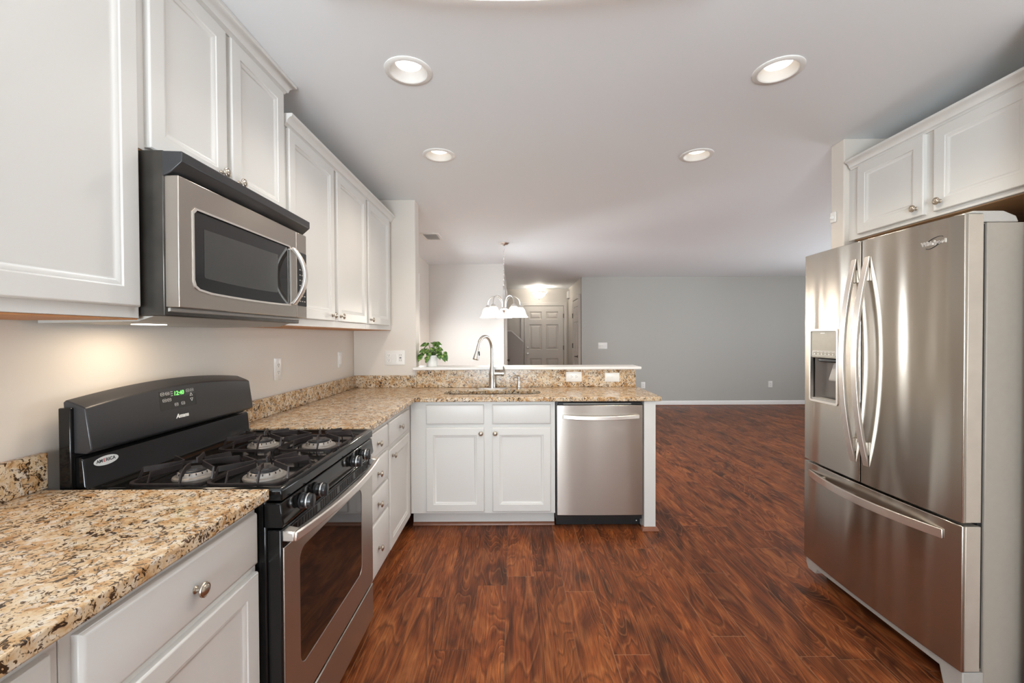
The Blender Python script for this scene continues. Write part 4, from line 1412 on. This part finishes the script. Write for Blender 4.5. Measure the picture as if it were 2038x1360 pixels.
# ------------------------------------------------------------------ recessed lights
lab = ['recessed ceiling light nearest the tall cabinet, its lens white', 'recessed ceiling light nearest the fridge cabinet, warm and bright',
       'recessed ceiling light nearest the column, above the sink cabinet doors', 'recessed ceiling light above the dishwasher, farther from the fridge cabinet']
for (x, y), lb_, k in zip(CANS, lab, (0.75, 1.35, 0.8, 1.1)):
    c = thing('recessed_light', (x, y, ZC), lb_, 'ceiling light', 'recessed lights in the kitchen ceiling')
    t_ = T(x, y, ZC)
    obj('trim_ring', lathe(BM(), [(0.074, 0.004), (0.098, 0.0005), (0.098, -0.003), (0.094, -0.006), (0.078, -0.007), (0.074, -0.004)], t_, 40, False, False), M['white'], c)
    obj('baffle', lathe(BM(), [(0.076, -0.004), (0.072, 0.002), (0.056, 0.026), (0.052, 0.029)], t_, 40, False, False), M['baffle'], c)
    obj('lens', lathe(BM(), [(0.054, 0.032), (0.054, 0.029), (0.048, 0.026), (0.030, 0.023), (0.001, 0.022)], t_, 32), M['lens'] if k > 0.75 else M['lensw'], c)
    l = bpy.data.lights.new('can_lamp', 'SPOT')
    l.energy, l.spot_size, l.spot_blend, l.shadow_soft_size = 19 * k, math.radians(138), 0.8, 0.05
    l.color = (1.0, 0.87, 0.70) if k > 0.75 else (1.0, 0.94, 0.86)
    lo = bpy.data.objects.new('can_lamp', l)
    COL.objects.link(lo)
    lo.parent = c
    lo.location = (0, 0, -0.008)

# ceiling fixture just above the picture's top edge
c = thing('ceiling_fixture', (0, 1.094, ZC), 'long white ceiling light whose edge just shows at the top of the picture', 'ceiling light')
obj('base', B(-0.62, 0.62, 0.914, 1.294, ZC - 0.025, ZC - 0.0005), M['white'], c, bevel=0.004)
lps = []
for i in range(21):
    t = i / 20
    x = -0.60 + 1.2 * t
    b = 1 - (2 * t - 1) ** 2
    zb = ZC - 0.050 - 0.030 * b
    hw = 0.215 + 0.031 * b
    lps.append([Vector((x, 1.094 + s * k * hw, z)) for s, k, z in ((1, 1, ZC - 0.026), (1, 1.0, zb + 0.012), (1, 0.9, zb), (-1, 0.9, zb), (-1, 1, zb + 0.012), (-1, 1, ZC - 0.026))])
obj('diffuser', loft(BM(), lps), M['lensw'], c)

# ------------------------------------------------------------------ chandelier
hx, hy = -0.119, 5.11
c = thing('chandelier', (hx, hy, ZC), 'five-light brushed nickel chandelier with white bell shades hanging past the bar', 'chandelier')
obj('canopy', lathe(BM(), [(0.064, 0), (0.064, -0.006), (0.050, -0.018), (0.018, -0.024), (0.008, -0.034), (0.001, -0.035)], T(hx, hy, ZC), 24), M['chrome'], c)
ch = BM()
zc_, i = ZC - 0.034, 0
while zc_ > 1.925:
    pts_ = []
    for q in range(13):
        a = 2 * math.pi * q / 12
        u, v = 0.0085 * math.cos(a), 0.019 * math.sin(a)
        pts_.append((hx + (u if i % 2 else 0), hy + (0 if i % 2 else u), zc_ - 0.017 + v))
    sweep(ch, pts_, circ(0.0022, 5), up=(0, 1, 0) if i % 2 else (1, 0, 0))
    zc_ -= 0.031
    i += 1
obj('chain', ch, M['chrome'], c)
obj('stem', lathe(BM(), [(0.004, 1.930), (0.010, 1.915), (0.011, 1.86), (0.011, 1.68), (0.016, 1.672), (0.034, 1.664), (0.036, 1.650), (0.026, 1.630), (0.012, 1.620), (0.007, 1.606), (0.013, 1.592), (0.012, 1.580), (0.003, 1.570)],
                  T(hx, hy, 0), 20), M['chrome'], c)
for k in range(5):
    a = math.radians(90 + 72 * k)
    dx, dy = math.cos(a), math.sin(a)
    pts_ = []
    for q in range(17):
        b = math.pi * q / 16
        r_ = 0.020 + 0.185 * (1 - math.cos(b)) / 2
        z_ = 1.675 + 0.115 * math.sin(b) ** 0.8 + 0.028 * q / 16
        pts_.append((hx + dx * r_, hy + dy * r_, z_))
    obj('arm', sweep(BM(), pts_, circ(0.0062, 8), up=(-dy, dx, 0)), M['chrome'], c)
    ex, ey = hx + dx * 0.205, hy + dy * 0.205
    sh = obj('shade', lathe(BM(), [(0.028, 1.676), (0.040, 1.672), (0.054, 1.655), (0.064, 1.628), (0.070, 1.600), (0.080, 1.575), (0.094, 1.560), (0.098, 1.556), (0.094, 1.556), (0.078, 1.571), (0.066, 1.600), (0.060, 1.628), (0.050, 1.652), (0.028, 1.670)],
                            T(ex, ey, 0), 28, False, False), M['shade'], c, label='white frosted glass bell shade')
    obj('socket_cap', lathe(BM(), [(0.008, 1.706), (0.014, 1.702), (0.022, 1.692), (0.032, 1.688), (0.034, 1.678), (0.028, 1.672)], T(ex, ey, 0), 20), M['chrome'], sh)
    obj('bulb', lathe(BM(), [(0.012, 1.672), (0.014, 1.650), (0.026, 1.620), (0.028, 1.602), (0.020, 1.585), (0.004, 1.578)], T(ex, ey, 0), 14), M['lens'], sh)
    l = bpy.data.lights.new('chandelier_lamp', 'POINT')
    l.energy, l.shadow_soft_size, l.color = 6.5, 0.015, (1.0, 0.92, 0.80)
    lo = bpy.data.objects.new('chandelier_lamp', l)
    COL.objects.link(lo)
    lo.parent = c
    lo.location = (ex - hx, ey - hy, 1.562 - ZC)

# hall semi-flush light
qx, qy = 0.572, 9.66
c = thing('hall_light', (qx, qy, ZC), 'semi-flush hall ceiling light with alabaster glass bowl before the front door', 'ceiling light')
obj('canopy', lathe(BM(), [(0.070, 0), (0.070, -0.008), (0.058, -0.020), (0.020, -0.026), (0.010, -0.040)], T(qx, qy, ZC), 24), M['chrome'], c)
obj('bowl', lathe(BM(), [(0.205, 2.318), (0.190, 2.312), (0.150, 2.275), (0.120, 2.230), (0.080, 2.195), (0.030, 2.180), (0.001, 2.178), (0.001, 2.182), (0.078, 2.200), (0.116, 2.234), (0.146, 2.279), (0.188, 2.317)], T(qx, qy, 0), 36, False, False), M['bowl'], c, label='glowing alabaster bowl')
obj('rod', lathe(BM(), [(0.005, 2.41), (0.005, 2.17), (0.012, 2.168), (0.014, 2.158), (0.005, 2.148), (0.001, 2.145)], T(qx, qy, 0), 12), M['chrome'], c)
for k in range(3):
    a = math.radians(0 + 120 * k)
    pts_ = [(qx + math.cos(a) * r, qy + math.sin(a) * r, z) for r, z in ((0.03, 2.408), (0.045, 2.385), (0.09, 2.358), (0.15, 2.335), (0.20, 2.318), (0.212, 2.312))]
    obj('arm', sweep(BM(), pts_, circ(0.005, 8), up=(-math.sin(a), math.cos(a), 0)), M['chrome'], c)
    b_ = lathe(BM(), [(0.010, 0), (0.028, 0.03), (0.030, 0.05), (0.020, 0.07), (0.003, 0.078)], aim((qx + math.cos(a + 1) * 0.05, qy + math.sin(a + 1) * 0.05, 2.30), (math.cos(a + 1), math.sin(a + 1), -0.7)), 14)
    obj('bulb', b_, M['lens'], c)
l = bpy.data.lights.new('hall_lamp', 'POINT')
l.energy, l.shadow_soft_size, l.color = 12, 0.04, (1.0, 0.92, 0.80)
lo = bpy.data.objects.new('hall_lamp', l)
COL.objects.link(lo)
lo.parent = c
lo.location = (0, 0, -0.16)
# microwave work light shining on the range
l = bpy.data.lights.new('work_lamp', 'AREA')
l.energy, l.size, l.color = 0.9, 0.14, (1.0, 0.80, 0.58)
lo = bpy.data.objects.new('work_lamp', l)
COL.objects.link(lo)
lo.parent = bpo
lo.location = Vector((-1.12, 1.36, 1.364)) - WL[bpo]

# ------------------------------------------------------------------ plant on the ledge
px, py, pz0 = -0.684, 3.555, 1.0803
c = thing('potted_plant', (px, py, pz0), 'small variegated green plant in a white pot on the bar ledge', 'plant')
obj('pot', lathe(BM(), [(0.041, 0.0), (0.043, 0.002), (0.047, 0.088), (0.047, 0.092), (0.043, 0.092), (0.040, 0.080), (0.001, 0.080)], T(px, py, pz0), 28), M['pot'], c)
obj('soil', lathe(BM(), [(0.0405, 0.0802), (0.0405, 0.083), (0.02, 0.086), (0.001, 0.087)], T(px, py, pz0), 18), M['soil'], c)
lfb, stb = BM(), BM()
random.seed(21)


def leaf(bm, p, d, n, ln, wd):
    d = Vector(d).normalized()
    n = Vector(n)
    n = (n - d * n.dot(d)).normalized()
    s = d.cross(n)
    prof = [(0, 0.02), (0.12, 0.6), (0.30, 0.98), (0.50, 0.92), (0.72, 0.62), (0.90, 0.22), (1.0, 0.01)]
    rows = []
    for t, w_ in prof:
        ctr = Vector(p) + d * (ln * t) - n * (ln * 0.28 * t * t)
        for sgn in (1,):
            rows.append([ctr - s * (wd * w_ / 2) + n * (wd * 0.12 * w_), ctr - n * 0.0006, ctr + s * (wd * w_ / 2) + n * (wd * 0.12 * w_)])
    vs = [[bm.verts.new(q) for q in r] for r in rows]
    for a, b in zip(vs, vs[1:]):
        for i in range(2):
            bm.faces.new((a[i], a[i + 1], b[i + 1], b[i]))


for k in range(46):
    a = 2 * math.pi * k / 46 * 11 + random.uniform(-0.2, 0.2)
    rr = random.uniform(0.015, 0.085)
    h = 0.205 - rr * 1.0 + random.uniform(-0.055, 0.02)
    if k % 6 == 0:
        rr, h = 0.085, random.uniform(0.08, 0.12)
    tip = Vector((px + rr * math.cos(a) * 1.15, py + rr * math.sin(a) * 0.8, pz0 + h))
    root = Vector((px + 0.012 * math.cos(a), py + 0.012 * math.sin(a), pz0 + 0.082))
    mid = root.lerp(tip, 0.5) + Vector((0, 0, 0.035))
    sweep(stb, [root, mid, tip], circ(0.0013, 5))
    out = Vector((math.cos(a), math.sin(a), -0.25 - 0.9 * (rr > 0.07) + random.uniform(-0.3, 0.3)))
    nn = Vector((0.2 * math.cos(a), -0.75 + 0.25 * math.sin(a), 0.75))
    leaf(lfb, tip, out, nn, random.uniform(0.050, 0.070), random.uniform(0.038, 0.052))
o = obj('leaves', lfb, M['leaf'], c, smooth=80)
o.modifiers.new('thick', 'SOLIDIFY').thickness = 0.0006
obj('stems', stb, M['stem'], c)
